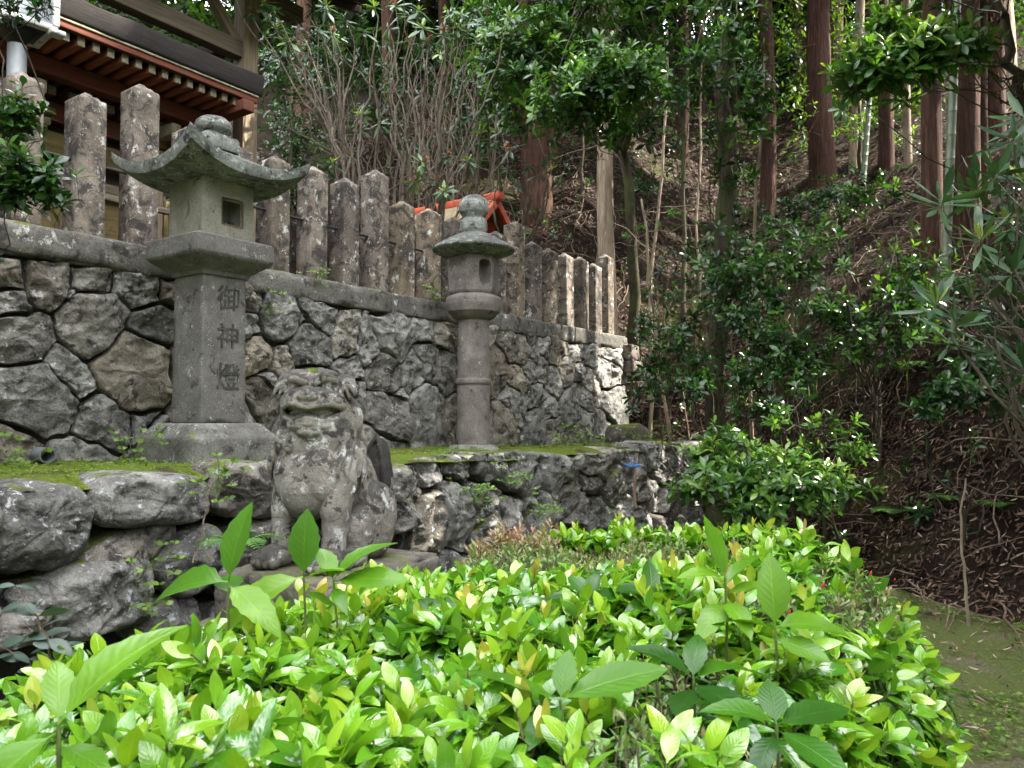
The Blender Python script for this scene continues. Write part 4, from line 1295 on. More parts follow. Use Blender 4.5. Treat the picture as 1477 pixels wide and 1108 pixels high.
def crown(acc, blobs, nclump, n, size, leaf, tint, gap=.30, tpl=None):
    for c, rx in blobs:
        c = np.asarray(c, float); rx = np.asarray(rx, float) * np.ones(3)
        d = r2.normal(0, 1, (nclump, 3)); d /= np.linalg.norm(d, axis=1)[:, None]
        P = c + d * rx * (r2.random(nclump) ** .42)[:, None]
        P = P[~sunlit_gap(P, size * .8)]
        clumps(acc, P, n, size, leaf, tint, tpl=tpl)


def cedar(px, py, D, dia, H, label, mat='bark_red', lean=(0, 0), crown_from=7.5, base=None, group='tall trunks on the slope', name='cedar_tree', seed=0, cr=2.3, leaves=True, ntw=6, nc=300):
    b = hit(px, py) if D is None else None
    if base is not None: b = np.array(base, float)
    elif D is not None:
        p = at(px, py, D); b = np.array([p[0], p[1], 0])
    b[2] = terrain_at(b[0], b[1]) - .55
    o = empty(name, b, label, 'tree', group)
    z = np.concatenate([[0, .12, .3, .55, .9], np.linspace(1.3, H, 26)])
    path = b + np.stack([lean[0] * z + .05 * np.sin(z * .7 + seed), lean[1] * z + .05 * np.cos(z * .6 + seed), z], -1)
    acc = Acc(); trunk_mesh(acc, path, dia / 2 * (1 - .62 * z / H), 26, .13, seed + int(abs(px)), .45 if dia > .2 else .2)
    acc.build('trunk', M[mat], o)
    # dead stubs and thin branches on the lower trunk
    for k in range(ntw):
        tw = Acc()
        zz = r2.uniform(1.5, min(H - 1, 8)); a = r2.uniform(0, 6.28); L = r2.uniform(.2, 1.1)
        p0 = path[np.searchsorted(z, zz) - 1] * 1.0; p0[2] = b[2] + zz
        p1 = p0 + np.array([math.cos(a) * L, math.sin(a) * L, r2.uniform(-.3, .2)])
        tubes(tw, wobble_path(p0, p1, 6, .08), np.linspace(.012, .004, 6), 5); tw.build('branch', M['twig'], o)
    if leaves:
        acc = Acc()
        bl = []
        for zz in np.arange(crown_from, H + .5, 1.1):
            w_ = cr * (1 - .75 * (zz - crown_from) / (H + 1 - crown_from)) * r2.uniform(.8, 1.15)
            p = b + np.array([lean[0] * zz, lean[1] * zz, zz]); bl.append((p, (w_, w_, .8)))
        crown(acc, bl, nc, 18, .40, .19, (.1, .9), .28)
        acc.build('crown', M['l_cedar'], o)
    return o


cedar(770, 316, None, .62, 15, 'thick reddish cedar trunk with a flared foot on the slope behind the round lantern', seed=1)
cedar(877, 372, 12.9, .33, 13, 'straight pale tan trunk rising just behind the far end of the pillar fence', 'bark_tan', (.0, .0), 8, seed=2, name='cypress_tree', ntw=3)
cedar(1187, 262, None, .56, 16, 'largest red-brown cedar trunk, sunlit on its right edge, right of the centre', seed=3)
cedar(1352, 378, 9.6, .27, 13, 'dark reddish cedar trunk standing left of the pale bamboo', seed=4)
cedar(1398, 345, 10.2, .40, 15, 'thick dark cedar trunk standing right of the pale bamboo', seed=5)
cedar(1108, 315, None, .33, 14, 'reddish cedar trunk half hidden by leaves, between the evergreen and the largest cedar', seed=6)
cedar(1276, 252, None, .30, 14, 'slim dark trunk in the gap between the largest cedar and the bamboo', seed=7, ntw=4)
cedar(1450, 165, 17, .42, 15, 'grey-brown trunk near the upper right corner with bright sky beside it', 'bark_tan', seed=8)
cedar(800, 240, None, .34, 14, 'orange-lit cedar trunk close behind the thick flared cedar', seed=9)
cedar(700, 255, None, .30, 14, 'dark cedar trunk behind the bare rhododendron thicket', seed=10)
cedar(1235, 240, None, .22, 13, 'thin greyish trunk beside the largest cedar', 'bark_tan', (.03, 0), seed=11, ntw=3)
cedar(985, 235, None, .30, 14, 'dark trunk far up the slope behind the leafy evergreen', seed=12)
cedar(640, 190, None, .34, 14, 'dark cedar far behind the rhododendron thicket, left of the others', seed=13)
cedar(560, 170, None, .34, 14, 'dark cedar trunk right of the shelter roof, deep in the wood', seed=14)
cedar(440, 190, None, .36, 14, 'dark cedar trunk just right of the shelter post', seed=15)
cedar(1310, 240, None, .16, 12, 'slender pale trunk in the bright gap on the right', 'bark_tan', (.02, 0), seed=16, ntw=3)
cedar(1425, 300, None, .16, 12, 'thin brown trunk right of the thick dark cedar', seed=17, ntw=3)
# trees on the bank outside the right edge; their crowns shade the scene
for k, (x, y, H) in enumerate([(5.2, 4.2, 12), (7.2, 6.6, 14), (8.6, 4.6, 14), (6.8, 9.2, 14), (9.5, 8.5, 15), (6.3, 2.2, 12), (10.5, 11.5, 16), (8.4, 13.2, 15)]):
    o = cedar(1477, 300, None, .36, H, 'dark cedar trunk deep in the wood behind the thick cedar right of the bamboo' if k == 7 else 'cedar on the bank beyond the right edge whose crown shades the clearing', base=(x, y, 0), crown_from=6.2 if k == 0 else 4.6, seed=30 + k, cr=3.0, nc=260, group='shade trees on the right bank')

for k, (x, y, H) in enumerate([(-7.5, -2.5, 13), (-9.5, 1.5, 14), (-4.5, -7, 14), (.5, -8.5, 13), (5.5, -6.5, 14), (8.6, -2.2, 13), (-11, 6.5, 14)]):  # unseen cedars added to block skylight from near the horizon
    cedar(1477, 300, None, .36, H, 'unseen cedar added behind the viewer to cut low skylight', base=(x, y, 0), crown_from=2.6, seed=50 + k, cr=3.2, nc=190, ntw=0, group='unseen trees added against low skylight')

o = empty('evergreen_tree', np.array([6.6, 6.1, terrain_at(6.6, 6.1)]), 'spreading evergreen on the bank whose canopy hangs over the slope above the frame', 'tree', 'shade trees on the right bank')
acc = Acc(); b_ = np.array(o.location); trunk_mesh(acc, np.array([b_ + np.array([-.10 * z * z * .12, .03 * z, z - .2]) for z in np.linspace(0, 6.5, 20)]), np.linspace(.2, .08, 20), 16, .12, 5); acc.build('trunk', M['bark_green'], o)
acc = Acc()
crown(acc, [((x, y, .62 * y + 1.4 + .5 * abs(x - 4)), (1.3, 1.2, .55)) for x in (2.4, 3.6, 4.8, 6.0) for y in (5.4, 6.8, 8.2, 9.6)], 70, 16, .42, .13, (.1, .7), tpl=LEAF_FAR)
acc.build('crown', M['l_sakaki'], o)

# bamboo culms
def bamboo(px0, py0, px1, py1, D, r, label, group='bamboo culms'):
    a, b = at(px0, py0, D), at(px1, py1, D)
    g_ = np.array([a[0], a[1], terrain_at(a[0], a[1]) - .1])
    o = empty('bamboo_culm', g_, label, 'bamboo', group)
    d = (b - a) / (b[2] - a[2]); top = a + d * (11 - a[2])
    n = 34; P = []; R = []
    for i in range(n):
        f = i / n
        for e in (0, .04, .08, .5, .92, .96):
            u = (i + e) / n
            P.append(g_ + (top - g_) * u); R.append(r * (1 - .45 * u) * (1.12 if e == .04 else 1.0))
    acc = Acc(); tubes(acc, np.array(P), np.array(R), 14); acc.build('culm', M['bamboo'], o)
    acc = Acc(); bl = [(g_ + (top - g_) * u, (.9, .9, .5)) for u in np.linspace(.75, 1, 6)]
    crown(acc, bl, 40, 8, .3, .2, (.4, 1)); acc.build('leaves', M['l_canopy'], o)


bamboo(1358, 385, 1372, 95, 9.2, .055, 'pale grey-green bamboo culm between the two dark cedar trunks')
bamboo(1243, 255, 1254, 120, 15, .055, 'pale bamboo culm right of the largest cedar')
bamboo(1228, 255, 1262, 90, 17, .05, 'thin leaning bamboo culm crossing behind another one near the largest cedar')
bamboo(1296, 245, 1303, 100, 19, .05, 'distant pale bamboo culm in the bright green gap')
bamboo(1322, 240, 1320, 100, 21, .05, 'distant bamboo culm next to the dark reddish cedar')


# broad-leaved evergreens with whorled glossy leaves
def evergreen(name, label, cat, base, trunk_pts, trunk_r, blobs, mat='l_sakaki', leaf=.12, nl=7, tpl=None, bark='bark_green', tint=(.1, .55), bright=.3, elev=(0, 55), group=None, twr=.004, seed=0, upb=.7, inner=.5, gaps=True):
    """blobs: (px, py, D, rx_px, ry_px, shoots)"""
    r = np.random.default_rng(seed + 900)
    o = empty(name, base, label, cat, group)
    acc = Acc(); st = Acc()
    tp = [np.asarray(base, float) - np.array([0, 0, .15])] + [np.asarray(p, float) for p in trunk_pts]
    pts = np.concatenate([np.linspace(tp[i], tp[i + 1], 7)[:-1] for i in range(len(tp) - 1)] + [tp[-1][None]])
    pts[1:] = pts[1:] + r.normal(0, trunk_r * .35, (len(pts) - 1, 3))
    trunk = Acc(); trunk_mesh(trunk, pts, np.linspace(trunk_r, trunk_r * .45, len(pts)), 14, .12, seed, .3)
    tints = []
    for (px, py, D, rx, ry, ns) in blobs:
        if name == 'evergreen_bush':                    # in front of the slope, never inside it
            D = min(D, hit(px, py + ry * .35)[1] - .25)
        c = at(px, py, D); k = D / FPX
        e = np.array([rx * k, max(rx, ry) * k * .8, ry * k])
        d = r.normal(0, 1, (ns, 3)); d /= np.linalg.norm(d, axis=1)[:, None]
        P = c + d * e * (r.random(ns) ** .45 * r.uniform(.8, 1.3, ns) * np.where(r.random(ns) < .22, 1.55, 1))[:, None]
        z0 = terrain_many(P); ok = P[:, 2] > z0 + .1
        P, d = P[ok], d[ok]
        ok = (fbm(P + seed, 2.1, 2, seed) > -.24) if ns > 24 and gaps else np.ones(len(P), bool)
        ok &= ~sunlit_gap(P, .08)
        P, d = P[ok], d[ok]
        if not len(P): continue
        U = d * .6 + np.array([0, -.25, upb]) + r.normal(0, .25, P.shape)
        sp = r.random(len(P)) < inner
        shoots(acc, P, U, nl, leaf, tpl or L_SAKAKI, elev, tint, leaf * .35, .25, r, (st, leaf * .9, twr * .6), sizevar=.3)
        # branches from the trunk into the mass
        root = pts[np.argmin(((pts - c) ** 2).sum(1) + (pts[:, 2] > c[2] + .3) * 9)]
        nb_ = max(2, ns // 14)
        for q in P[r.choice(len(P), min(nb_, len(P)), replace=False)]:
            mid = c + (q - c) * .2 + r.normal(0, .08, 3)
            root = pts[r.integers(len(pts) // 3, len(pts))]
            mid = root + (q - root) * .5 + r.normal(0, .14, 3)
            path = np.concatenate([wobble_path(root, mid, 6, .16), wobble_path(mid, q, 5, .06)[1:]])
            tubes(st, path, np.linspace(twr * 2.2, twr * .7, len(path)), 5)
    acc.build('leaves', M[mat], o); st.build('branches', M['twig'] if bark != 'bark_green' else M['bark_green'], o); trunk.build('trunk', M[bark], o)
    return o


def gp(px, py, D):
    p = at(px, py, D); return np.array([p[0], p[1], terrain_at(p[0], p[1])])


evergreen('evergreen_tree', 'leafy evergreen with bright glossy whorls hanging over the slope, top centre', 'tree', gp(915, 330, 13.6), [at(905, 220, 12.6), at(885, 40, 11.4), at(872, -120, 11)], .10,
          [(760, 70, 9.0, 75, 55, 240), (840, 50, 9.2, 70, 60, 200), (700, 40, 9.4, 50, 45, 60), (830, 135, 8.4, 70, 50, 220), (900, 110, 8.2, 60, 50, 220), (890, 175, 8.6, 60, 35, 60), (930, 70, 9.2, 45, 50, 80), (770, 150, 9.5, 60, 45, 90), (720, 110, 10, 50, 50, 60), (940, 20, 9, 50, 40, 60), (860, -20, 9, 120, 40, 120), (720, -20, 9.5, 80, 40, 70)],
          leaf=.135, tint=(.2, .66), seed=1)
evergreen('evergreen_tree', 'mossy trunked evergreen with dense dark foliage in the middle of the slope', 'tree', gp(1030, 560, 9.7), [at(1035, 420, 9.6), at(1048, 200, 9.6), at(1042, 40, 9.5), at(1040, -80, 9.5)], .13,
          [(1010, 50, 8.6, 56, 50, 130), (1060, 20, 8.6, 50, 40, 90), (1085, 110, 9, 44, 44, 46), (1060, 40, 9.4, 56, 46, 50), (1090, 165, 9, 32, 30, 34), (1000, 195, 9.4, 40, 34, 36), (1060, 245, 9.2, 44, 30, 36), (985, 130, 9.6, 36, 40, 30), (1020, -20, 9, 90, 30, 60)],
          leaf=.125, tint=(.12, .58), seed=2)
evergreen('evergreen_tree', 'bright leaved evergreen branch reaching in front of the dark cedars, upper right', 'tree', gp(1540, 420, 7.2), [at(1500, 200, 7.0), at(1460, 90, 6.8), at(1440, 0, 6.7)], .07,
          [(1245, 105, 6.3, 45, 35, 46), (1290, 90, 6.3, 50, 40, 70), (1340, 70, 6.3, 50, 40, 70), (1390, 60, 6.4, 45, 40, 60), (1400, 20, 6.5, 50, 35, 50), (1330, 25, 6.5, 50, 35, 50), (1280, 50, 6.5, 40, 35, 40)],
          leaf=.145, tint=(.28, .72), seed=3)
# understorey bushes on the bank
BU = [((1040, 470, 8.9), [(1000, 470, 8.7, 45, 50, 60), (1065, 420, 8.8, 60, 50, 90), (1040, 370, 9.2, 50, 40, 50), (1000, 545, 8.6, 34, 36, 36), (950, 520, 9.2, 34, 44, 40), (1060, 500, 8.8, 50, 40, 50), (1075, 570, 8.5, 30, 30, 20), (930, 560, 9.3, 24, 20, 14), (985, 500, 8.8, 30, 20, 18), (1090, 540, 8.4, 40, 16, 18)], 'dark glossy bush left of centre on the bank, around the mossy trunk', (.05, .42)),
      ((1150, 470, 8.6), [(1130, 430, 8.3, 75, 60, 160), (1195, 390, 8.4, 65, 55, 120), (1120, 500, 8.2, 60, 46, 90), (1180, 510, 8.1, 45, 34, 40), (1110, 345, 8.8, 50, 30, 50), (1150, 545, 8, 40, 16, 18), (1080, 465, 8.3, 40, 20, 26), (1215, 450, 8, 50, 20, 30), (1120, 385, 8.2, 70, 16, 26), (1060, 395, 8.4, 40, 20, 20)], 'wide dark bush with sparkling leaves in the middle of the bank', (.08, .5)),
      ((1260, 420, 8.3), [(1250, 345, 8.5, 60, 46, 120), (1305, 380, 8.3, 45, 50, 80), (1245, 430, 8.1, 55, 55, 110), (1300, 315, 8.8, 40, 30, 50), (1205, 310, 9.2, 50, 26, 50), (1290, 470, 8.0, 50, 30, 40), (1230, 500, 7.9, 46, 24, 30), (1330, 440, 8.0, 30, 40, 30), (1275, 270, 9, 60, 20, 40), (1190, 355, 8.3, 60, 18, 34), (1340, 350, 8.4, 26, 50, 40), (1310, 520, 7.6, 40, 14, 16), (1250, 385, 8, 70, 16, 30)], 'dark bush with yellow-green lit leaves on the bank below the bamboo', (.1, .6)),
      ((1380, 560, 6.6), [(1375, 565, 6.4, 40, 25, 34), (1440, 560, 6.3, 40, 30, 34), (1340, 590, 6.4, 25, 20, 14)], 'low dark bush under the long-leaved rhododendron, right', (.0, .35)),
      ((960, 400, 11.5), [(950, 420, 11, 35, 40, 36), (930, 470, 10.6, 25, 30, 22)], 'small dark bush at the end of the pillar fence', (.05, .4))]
BU += [((1150, 330, 11), [(1150, 300, 11, 50, 24, 60), (1200, 280, 11, 40, 20, 40), (1100, 320, 11, 36, 20, 40), (1060, 300, 11, 30, 30, 40)], 'dark bush across the foot of the largest cedar', (.0, .35)),
       ((1300, 300, 10), [(1290, 290, 10, 50, 24, 70), (1330, 260, 10, 40, 24, 50), (1240, 280, 10.5, 40, 24, 50)], 'dark bush below the pale trunks and bamboo on the right', (.05, .55)),
       ((1400, 420, 8), [(1330, 420, 7.6, 40, 24, 50), (1380, 400, 7.6, 40, 30, 50), (1310, 500, 7.2, 40, 24, 40), (1420, 520, 6.6, 50, 24, 46), (1350, 470, 7, 40, 20, 30)], 'shaded bush at the feet of the two dark cedars on the right', (.0, .35)),
       ((960, 330, 12), [(950, 330, 12, 40, 20, 40), (1000, 300, 12, 34, 20, 34), (980, 380, 11, 40, 24, 44)], 'shaded bush on the slope left of the mossy trunk', (.0, .35)),
       ((1200, 560, 7.6), [(1170, 560, 7.4, 40, 16, 24), (1240, 560, 7.2, 40, 16, 22), (1110, 590, 7.8, 30, 14, 16)], 'sparse dark bush low on the bank above the bright green one', (.0, .4))]
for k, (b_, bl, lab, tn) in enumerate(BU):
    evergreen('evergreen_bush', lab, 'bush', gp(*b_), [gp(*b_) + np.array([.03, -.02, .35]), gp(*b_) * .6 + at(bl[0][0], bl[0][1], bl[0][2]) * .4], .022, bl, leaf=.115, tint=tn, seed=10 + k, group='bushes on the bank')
evergreen('evergreen_bush', 'bright green glossy bush at the foot of the bank beyond the hedge', 'bush', gp(1090, 740, 7.4), [at(1085, 700, 7.3), at(1090, 660, 7.3)], .03,
          [(1060, 690, 7.0, 60, 40, 100), (1130, 705, 6.9, 70, 42, 130), (1020, 670, 7.3, 35, 30, 40), (1195, 695, 7.0, 50, 26, 50), (1090, 745, 6.9, 45, 26, 50), (1040, 640, 7.4, 26, 22, 22), (1000, 705, 7.2, 34, 16, 26), (1085, 650, 7.4, 40, 20, 30)], leaf=.12, tint=(.32, .74), seed=20, gaps=False, group='bushes on the bank')
evergreen('evergreen_bush', 'slender sprig with pale sunlit leaf tips above the bright green bush', 'bush', gp(1190, 690, 7.6), [at(1185, 640, 7.5), at(1200, 610, 7.4)], .016,
          [(1130, 600, 7.4, 20, 14, 16), (1195, 610, 7.4, 25, 16, 14), (1222, 608, 7.3, 18, 14, 14), (1218, 645, 7.3, 26, 16, 18), (1240, 655, 7.3, 20, 10, 8), (1165, 648, 7.4, 25, 14, 14)], leaf=.10, tint=(.3, .7), seed=21, group='bushes on the bank')
# bushes behind the fence, deep shade
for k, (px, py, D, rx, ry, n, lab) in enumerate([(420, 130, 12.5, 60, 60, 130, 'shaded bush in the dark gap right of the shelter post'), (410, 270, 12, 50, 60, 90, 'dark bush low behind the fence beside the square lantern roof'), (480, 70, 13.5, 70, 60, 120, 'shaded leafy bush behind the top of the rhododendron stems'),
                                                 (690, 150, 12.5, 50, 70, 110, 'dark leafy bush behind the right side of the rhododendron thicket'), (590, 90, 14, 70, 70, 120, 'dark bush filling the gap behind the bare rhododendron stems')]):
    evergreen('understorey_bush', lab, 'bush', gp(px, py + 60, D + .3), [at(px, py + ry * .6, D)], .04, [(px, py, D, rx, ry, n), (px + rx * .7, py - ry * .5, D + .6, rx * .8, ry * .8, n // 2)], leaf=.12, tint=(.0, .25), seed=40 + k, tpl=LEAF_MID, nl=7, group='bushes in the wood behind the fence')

# small dark understorey trees up the slope
for k, (px, py, D, bl, lab) in enumerate([(985, 300, 13.5, [(975, 120, 13, 45, 60, 110), (960, 200, 13, 40, 34, 60), (1010, 60, 13, 50, 40, 80)], 'dark slender evergreen left of the mossy trunk, up the slope'),
                                          (1060, 290, 15, [(1075, 190, 14.5, 40, 40, 70), (1060, 100, 14.5, 50, 46, 90), (1090, 250, 14, 30, 20, 30)], 'dark evergreen between the mossy trunk and the half hidden cedar'),
                                          (720, 280, 14.5, [(700, 190, 14, 50, 40, 90), (730, 110, 14, 60, 50, 120), (660, 120, 14.5, 50, 50, 100), (660, 210, 14.5, 36, 30, 50)], 'dark evergreen over the slope behind the bare thicket'),
                                          (560, 260, 15, [(560, 150, 14.5, 70, 60, 130), (500, 80, 15, 70, 60, 130), (600, 230, 14.5, 50, 40, 80), (480, 200, 15, 60, 50, 100)], 'dark evergreen mass behind the left rhododendron stems'),
                                          (420, 260, 14, [(420, 200, 13.5, 40, 50, 80), (400, 90, 14, 50, 60, 110), (440, 270, 13.5, 40, 30, 50)], 'dark evergreen in the gap beside the shelter post'),
                                          (1240, 250, 16, [(1240, 190, 15.5, 30, 30, 40), (1300, 210, 15.5, 36, 24, 40), (1150, 160, 16, 24, 60, 50), (1225, 90, 16, 20, 50, 40)], 'sunlit young evergreen right of the largest cedar'),
                                          (840, 300, 15, [(830, 250, 14.5, 40, 24, 44), (930, 270, 14, 26, 24, 30), (800, 190, 15, 40, 34, 60)], 'dark young evergreen on the slope either side of the pale tan trunk')]):
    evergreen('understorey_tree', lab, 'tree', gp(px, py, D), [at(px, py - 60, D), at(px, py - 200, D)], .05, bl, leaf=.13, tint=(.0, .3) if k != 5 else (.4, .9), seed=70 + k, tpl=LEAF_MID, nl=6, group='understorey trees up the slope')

# camellia branch at the left edge
cb = W(-2.5, 1.0, -.3)
evergreen('camellia_tree', 'glossy dark green camellia branch with fresh tips hanging in at the left edge', 'tree', cb, [at(-160, 400, 3.9), at(-110, 230, 3.8), at(-90, 80, 3.7), at(-60, -30, 3.7)], .05,
          [(30, 250, 3.6, 38, 30, 56), (66, 262, 3.6, 26, 18, 34), (24, 165, 3.6, 30, 28, 44), (8, 280, 3.6, 24, 20, 24), (80, 290, 3.6, 12, 12, 6), (-50, 220, 3.7, 40, 80, 60)], leaf=.08, nl=6, tint=(.12, .55), seed=50, twr=.003, gaps=False)
evergreen('camellia_tree', 'thin dark twig with small leaves crossing the lamp in the top left corner', 'tree', W(-2.9, .6, -.3), [at(-260, 300, 3.9), at(-150, 60, 3.8), at(-60, -10, 3.7)], .035,
          [(20, 8, 3.6, 30, 10, 12), (60, 4, 3.6, 20, 8, 8), (-30, -10, 3.6, 40, 15, 18)], leaf=.06, nl=5, tint=(.0, .3), seed=51, twr=.003)


# rhododendrons: long leaves in drooping whorls
def rhodo_whorls(o, pts, leaf, stacc, rr, tpl, tint=(.1, .5), fresh=.3, flower=.2, nl=11, D=None, el=(-28, 26)):
    old = Acc(); new = Acc(); fl = Acc()
    P = np.array(pts); n = len(P)
    U = np.array([0, -.3, .8]) + rr.normal(0, .3, (n, 3))
    shoots(old, P, U, nl, leaf, tpl, el, tint, leaf * .22, .2, rr, (stacc, leaf * .6, .004), tipbright=False)
    m = rr.random(n) < fresh
    shoots(new, P[m], U[m] * .4 + np.array([0, 0, .8]), 7, leaf * .72, tpl, (35, 78), (.62, .92), leaf * .1, .2, rr, None)
    old.build('leaves', M['l_rhodo'], o)
    if m.any(): new.build('fresh_leaves', M['l_rhodo'], o)
    m2 = (~m) & (rr.random(n) < flower)
    for p, u in zip(P[m2], nrm(U[m2])):
        fl = Acc()
        k = 15
        d = nrm(rr.normal(0, 1, (k, 3)) + u * 1.1)
        f = np.linspace(0, 1, 3)[None, :, None]
        tubes(fl, (p + u * .02)[None, None] + d[:, None] * f * leaf * .32, .0035, 4)
        clumps(fl, p + u * leaf * .22 + d * leaf * .22, 3, leaf * .05, leaf * .22, (.4, .6), r=rr)
        fl.build('withered_flower', M['flower_dead'], o)


def rhodo(label, bases, tips, D, leaf, seed, nbare=0, bare_box=None, tpl=None, **kw):
    r = np.random.default_rng(seed); b0 = np.mean(bases, 0)
    o = empty('rhododendron_shrub', b0, label, 'shrub')
    st = Acc(); T = []
    for (px, py) in tips:
        d_ = D + r.uniform(-.5, .5); tip = at(px, py, d_); T.append(tip)
        b = bases[np.argmin([abs(q[0] - tip[0]) + r.uniform(0, .5) for q in bases])]
        mid = b + (tip - b) * .45 + np.array([-(tip - b)[0] * .25, 0, .25])
        path = np.concatenate([wobble_path(b, mid, 8, .12), wobble_path(mid, tip, 9, .16)[1:]])
        rad_ = np.linspace(.022, .006, len(path)); rad_[-2:] *= .8
        tubes(st, path, rad_, 7)
        for _ in range(2):                                     # side twigs
            i = r.integers(6, len(path) - 2); q = path[i] + r.normal(0, .3, 3) + np.array([0, 0, .3])
            tubes(st, wobble_path(path[i], q, 6, .08), np.linspace(.007, .003, 6), 5)
    for _ in range(nbare):
        x0, y0, x1, y1 = bare_box
        d_ = D + r.uniform(-.6, .7)
        b = bases[r.integers(len(bases))] + np.array([r.normal(0, .25), r.normal(0, .2), 0])
        tx = r.uniform(x0, x1); tip = at(tx, r.uniform(y0, y0 + (y1 - y0) * .7), d_)
        path = wobble_path(b, tip, 14, .42)
        path[:, 0] += .12 * np.sin(np.linspace(0, 3.1, 14)) * r.normal()
        tubes(st, path, np.linspace(r.uniform(.007, .013), .003, 14), 6)
        for _ in range(r.integers(2, 5)):
            i = r.integers(4, 12); L = r.uniform(.25, .8)
            q = path[i] + np.array([r.normal(0, .35), r.normal(0, .3), r.uniform(.3, 1)]) * L
            tubes(st, wobble_path(path[i], q, 7, .07), np.linspace(.006, .0025, 7), 5)
    rhodo_whorls(o, T, leaf, st, r, tpl or L_RHODO, **kw)
    st.build('stems', M['stem_grey'], o)
    return o


bs = [gp(x, 330, d) for x, d in ((505, 8.6), (520, 8.7), (575, 8.9), (600, 9.1), (560, 9.3), (630, 9.4), (590, 9.0))]
for b in bs: b[2] = 1.05
rhodo('leggy rhododendron with many bare grey stems and withered flowers behind the fence', bs,
      [(520, 165), (548, 178), (590, 22), (605, 15), (700, 35), (690, 12), (630, 262), (675, 232), (648, 225), (610, 235), (460, 205), (490, 225), (480, 235), (395, 15), (425, 25), (380, 5), (450, 12), (445, 70), (500, 30), (540, 10), (560, 40), (655, 15), (640, 50), (480, 48), (415, 60), (620, 60), (735, 25), (735, 215), (600, 262), (640, 275), (520, 185), (365, 20), (400, 40), (460, 40), (470, 10), (570, 8), (525, 45), (660, 40), (610, 40)],
      8.7, .155, 5, 9, (430, 40, 640, 200), tint=(.1, .55), fresh=.28, flower=.5, nl=10)
bt = [gp(x, 330, 12.4) for x in (600, 625, 650, 670, 690, 710)]
rhodo('dense thicket of thin bare upright stems behind the little vermilion shrine', bt, [(590, 60), (640, 40), (700, 60), (735, 90), (660, 20), (610, 25), (560, 60), (720, 30)], 12.2, .17, 6, 28, (540, 20, 780, 200), tint=(.05, .4), fresh=.1, flower=.3)
b2 = [gp(760, 330, 10.6), gp(720, 340, 10.4)]
rhodo('dark rhododendron with grey-green whorls before the thick flared cedar', b2, [(765, 238), (778, 250), (735, 245), (790, 225), (715, 205), (795, 245), (750, 262)], 9.9, .15, 8, 0, None, tint=(.05, .4), fresh=.05, flower=0)
L_LONG2 = leaf_tpl(.21, (0, .15, .4, .65, .87, 1), -.25, .06, 1.05, petiole=.1)
b3 = [np.array([3.9, 4.7, terrain_at(3.9, 4.7)]), np.array([3.6, 4.9, terrain_at(3.6, 4.9)])]
rhodo('long-leaved rhododendron with silvery whorls reaching in from the right edge', b3,
      [(1390, 285), (1462, 200), (1440, 250), (1477, 260), (1455, 320), (1415, 345), (1372, 490), (1465, 390), (1420, 390), (1450, 450), (1400, 430), (1440, 410), (1470, 475), (1477, 530), (1380, 470), (1410, 270), (1477, 170), (1350, 440), (1500, 350), (1500, 440), (1420, 480), (1475, 320), (1360, 290), (1450, 500)],
      4.9, .215, 9, 5, (1380, 250, 1500, 420), L_LONG2, tint=(.1, .5), fresh=.22, flower=0, nl=15, el=(-30, 50))

# thin bare saplings and hanging vines on the slope
for k, (x0, y0, x1, y1, D, rr_, lab) in enumerate([(936, 345, 950, 185, 12.2, .035, 'thin straight bare sapling right of the pale tan trunk'), (968, 420, 945, 350, 11, .03, 'crooked brown sapling below the thin straight one'), (1005, 300, 1010, 150, 13, .025, 'thin dark sapling left of the mossy trunk'),
                                                     (1065, 400, 1085, 230, 9.8, .03, 'slim curved sapling close right of the mossy trunk'), (1395, 790, 1393, 690, 5.6, .012, 'dead upright stalk on the leaf-covered bank, right')]):
    a, b = at(x0, y0, D), at(x1, y1, D); g_ = np.array([a[0], a[1], terrain_at(a[0], a[1]) - .1])
    o = empty('bare_sapling', g_, lab, 'sapling')
    acc = Acc(); top = b + (b - a) * (.9 if k < 4 else 0)
    path = wobble_path(g_, top, 16, .12 if k < 4 else .03, 70 + k); tubes(acc, path, np.linspace(rr_, rr_ * .5, 16), 8)
    for _ in range(9 if k < 4 else 0):
        i = r2.integers(4, 15); L = r2.uniform(.2, .8) * (1 if k < 4 else .2); q = path[i] + np.array([r2.normal(0, .7), r2.normal(0, .5), r2.normal(.2, .3)]) * L
        tubes(acc, wobble_path(path[i], q, 7, .1), np.linspace(.008, .003, 7), 5)
    acc.build('stem', M['bark_tan'], o)

# far wood: one mass of distant trunks and leaves up the hill
tr = Acc(); lv = Acc(); k = 0
while k < 170:
    D = r2.uniform(21, 55); px = r2.uniform(330, 1750); p = at(px, 300, D)
    z = terrain_at(p[0], p[1]); H = r2.uniform(11, 17); dia = r2.uniform(.2, .5)
    zz = np.linspace(-.3, H, 12); ln = r2.normal(0, .02, 2)
    trunk_mesh(tr, np.array([p[0], p[1], z]) + np.stack([ln[0] * zz, ln[1] * zz, zz], -1), dia / 2 * (1 - .6 * zz / H), 10, .1, k, .3)
    b = np.array([p[0], p[1], z]); bl = []
    for zc in np.arange(r2.uniform(3.0, 6), H + 1, 1.5): bl.append((b + np.array([ln[0] * zc, ln[1] * zc, zc]), (r2.uniform(1.4, 2.6), r2.uniform(1.4, 2.6), 1.0)))
    crown(lv, bl, 34, 7, .42, .36, (.0, .9), .35)
    k += 1
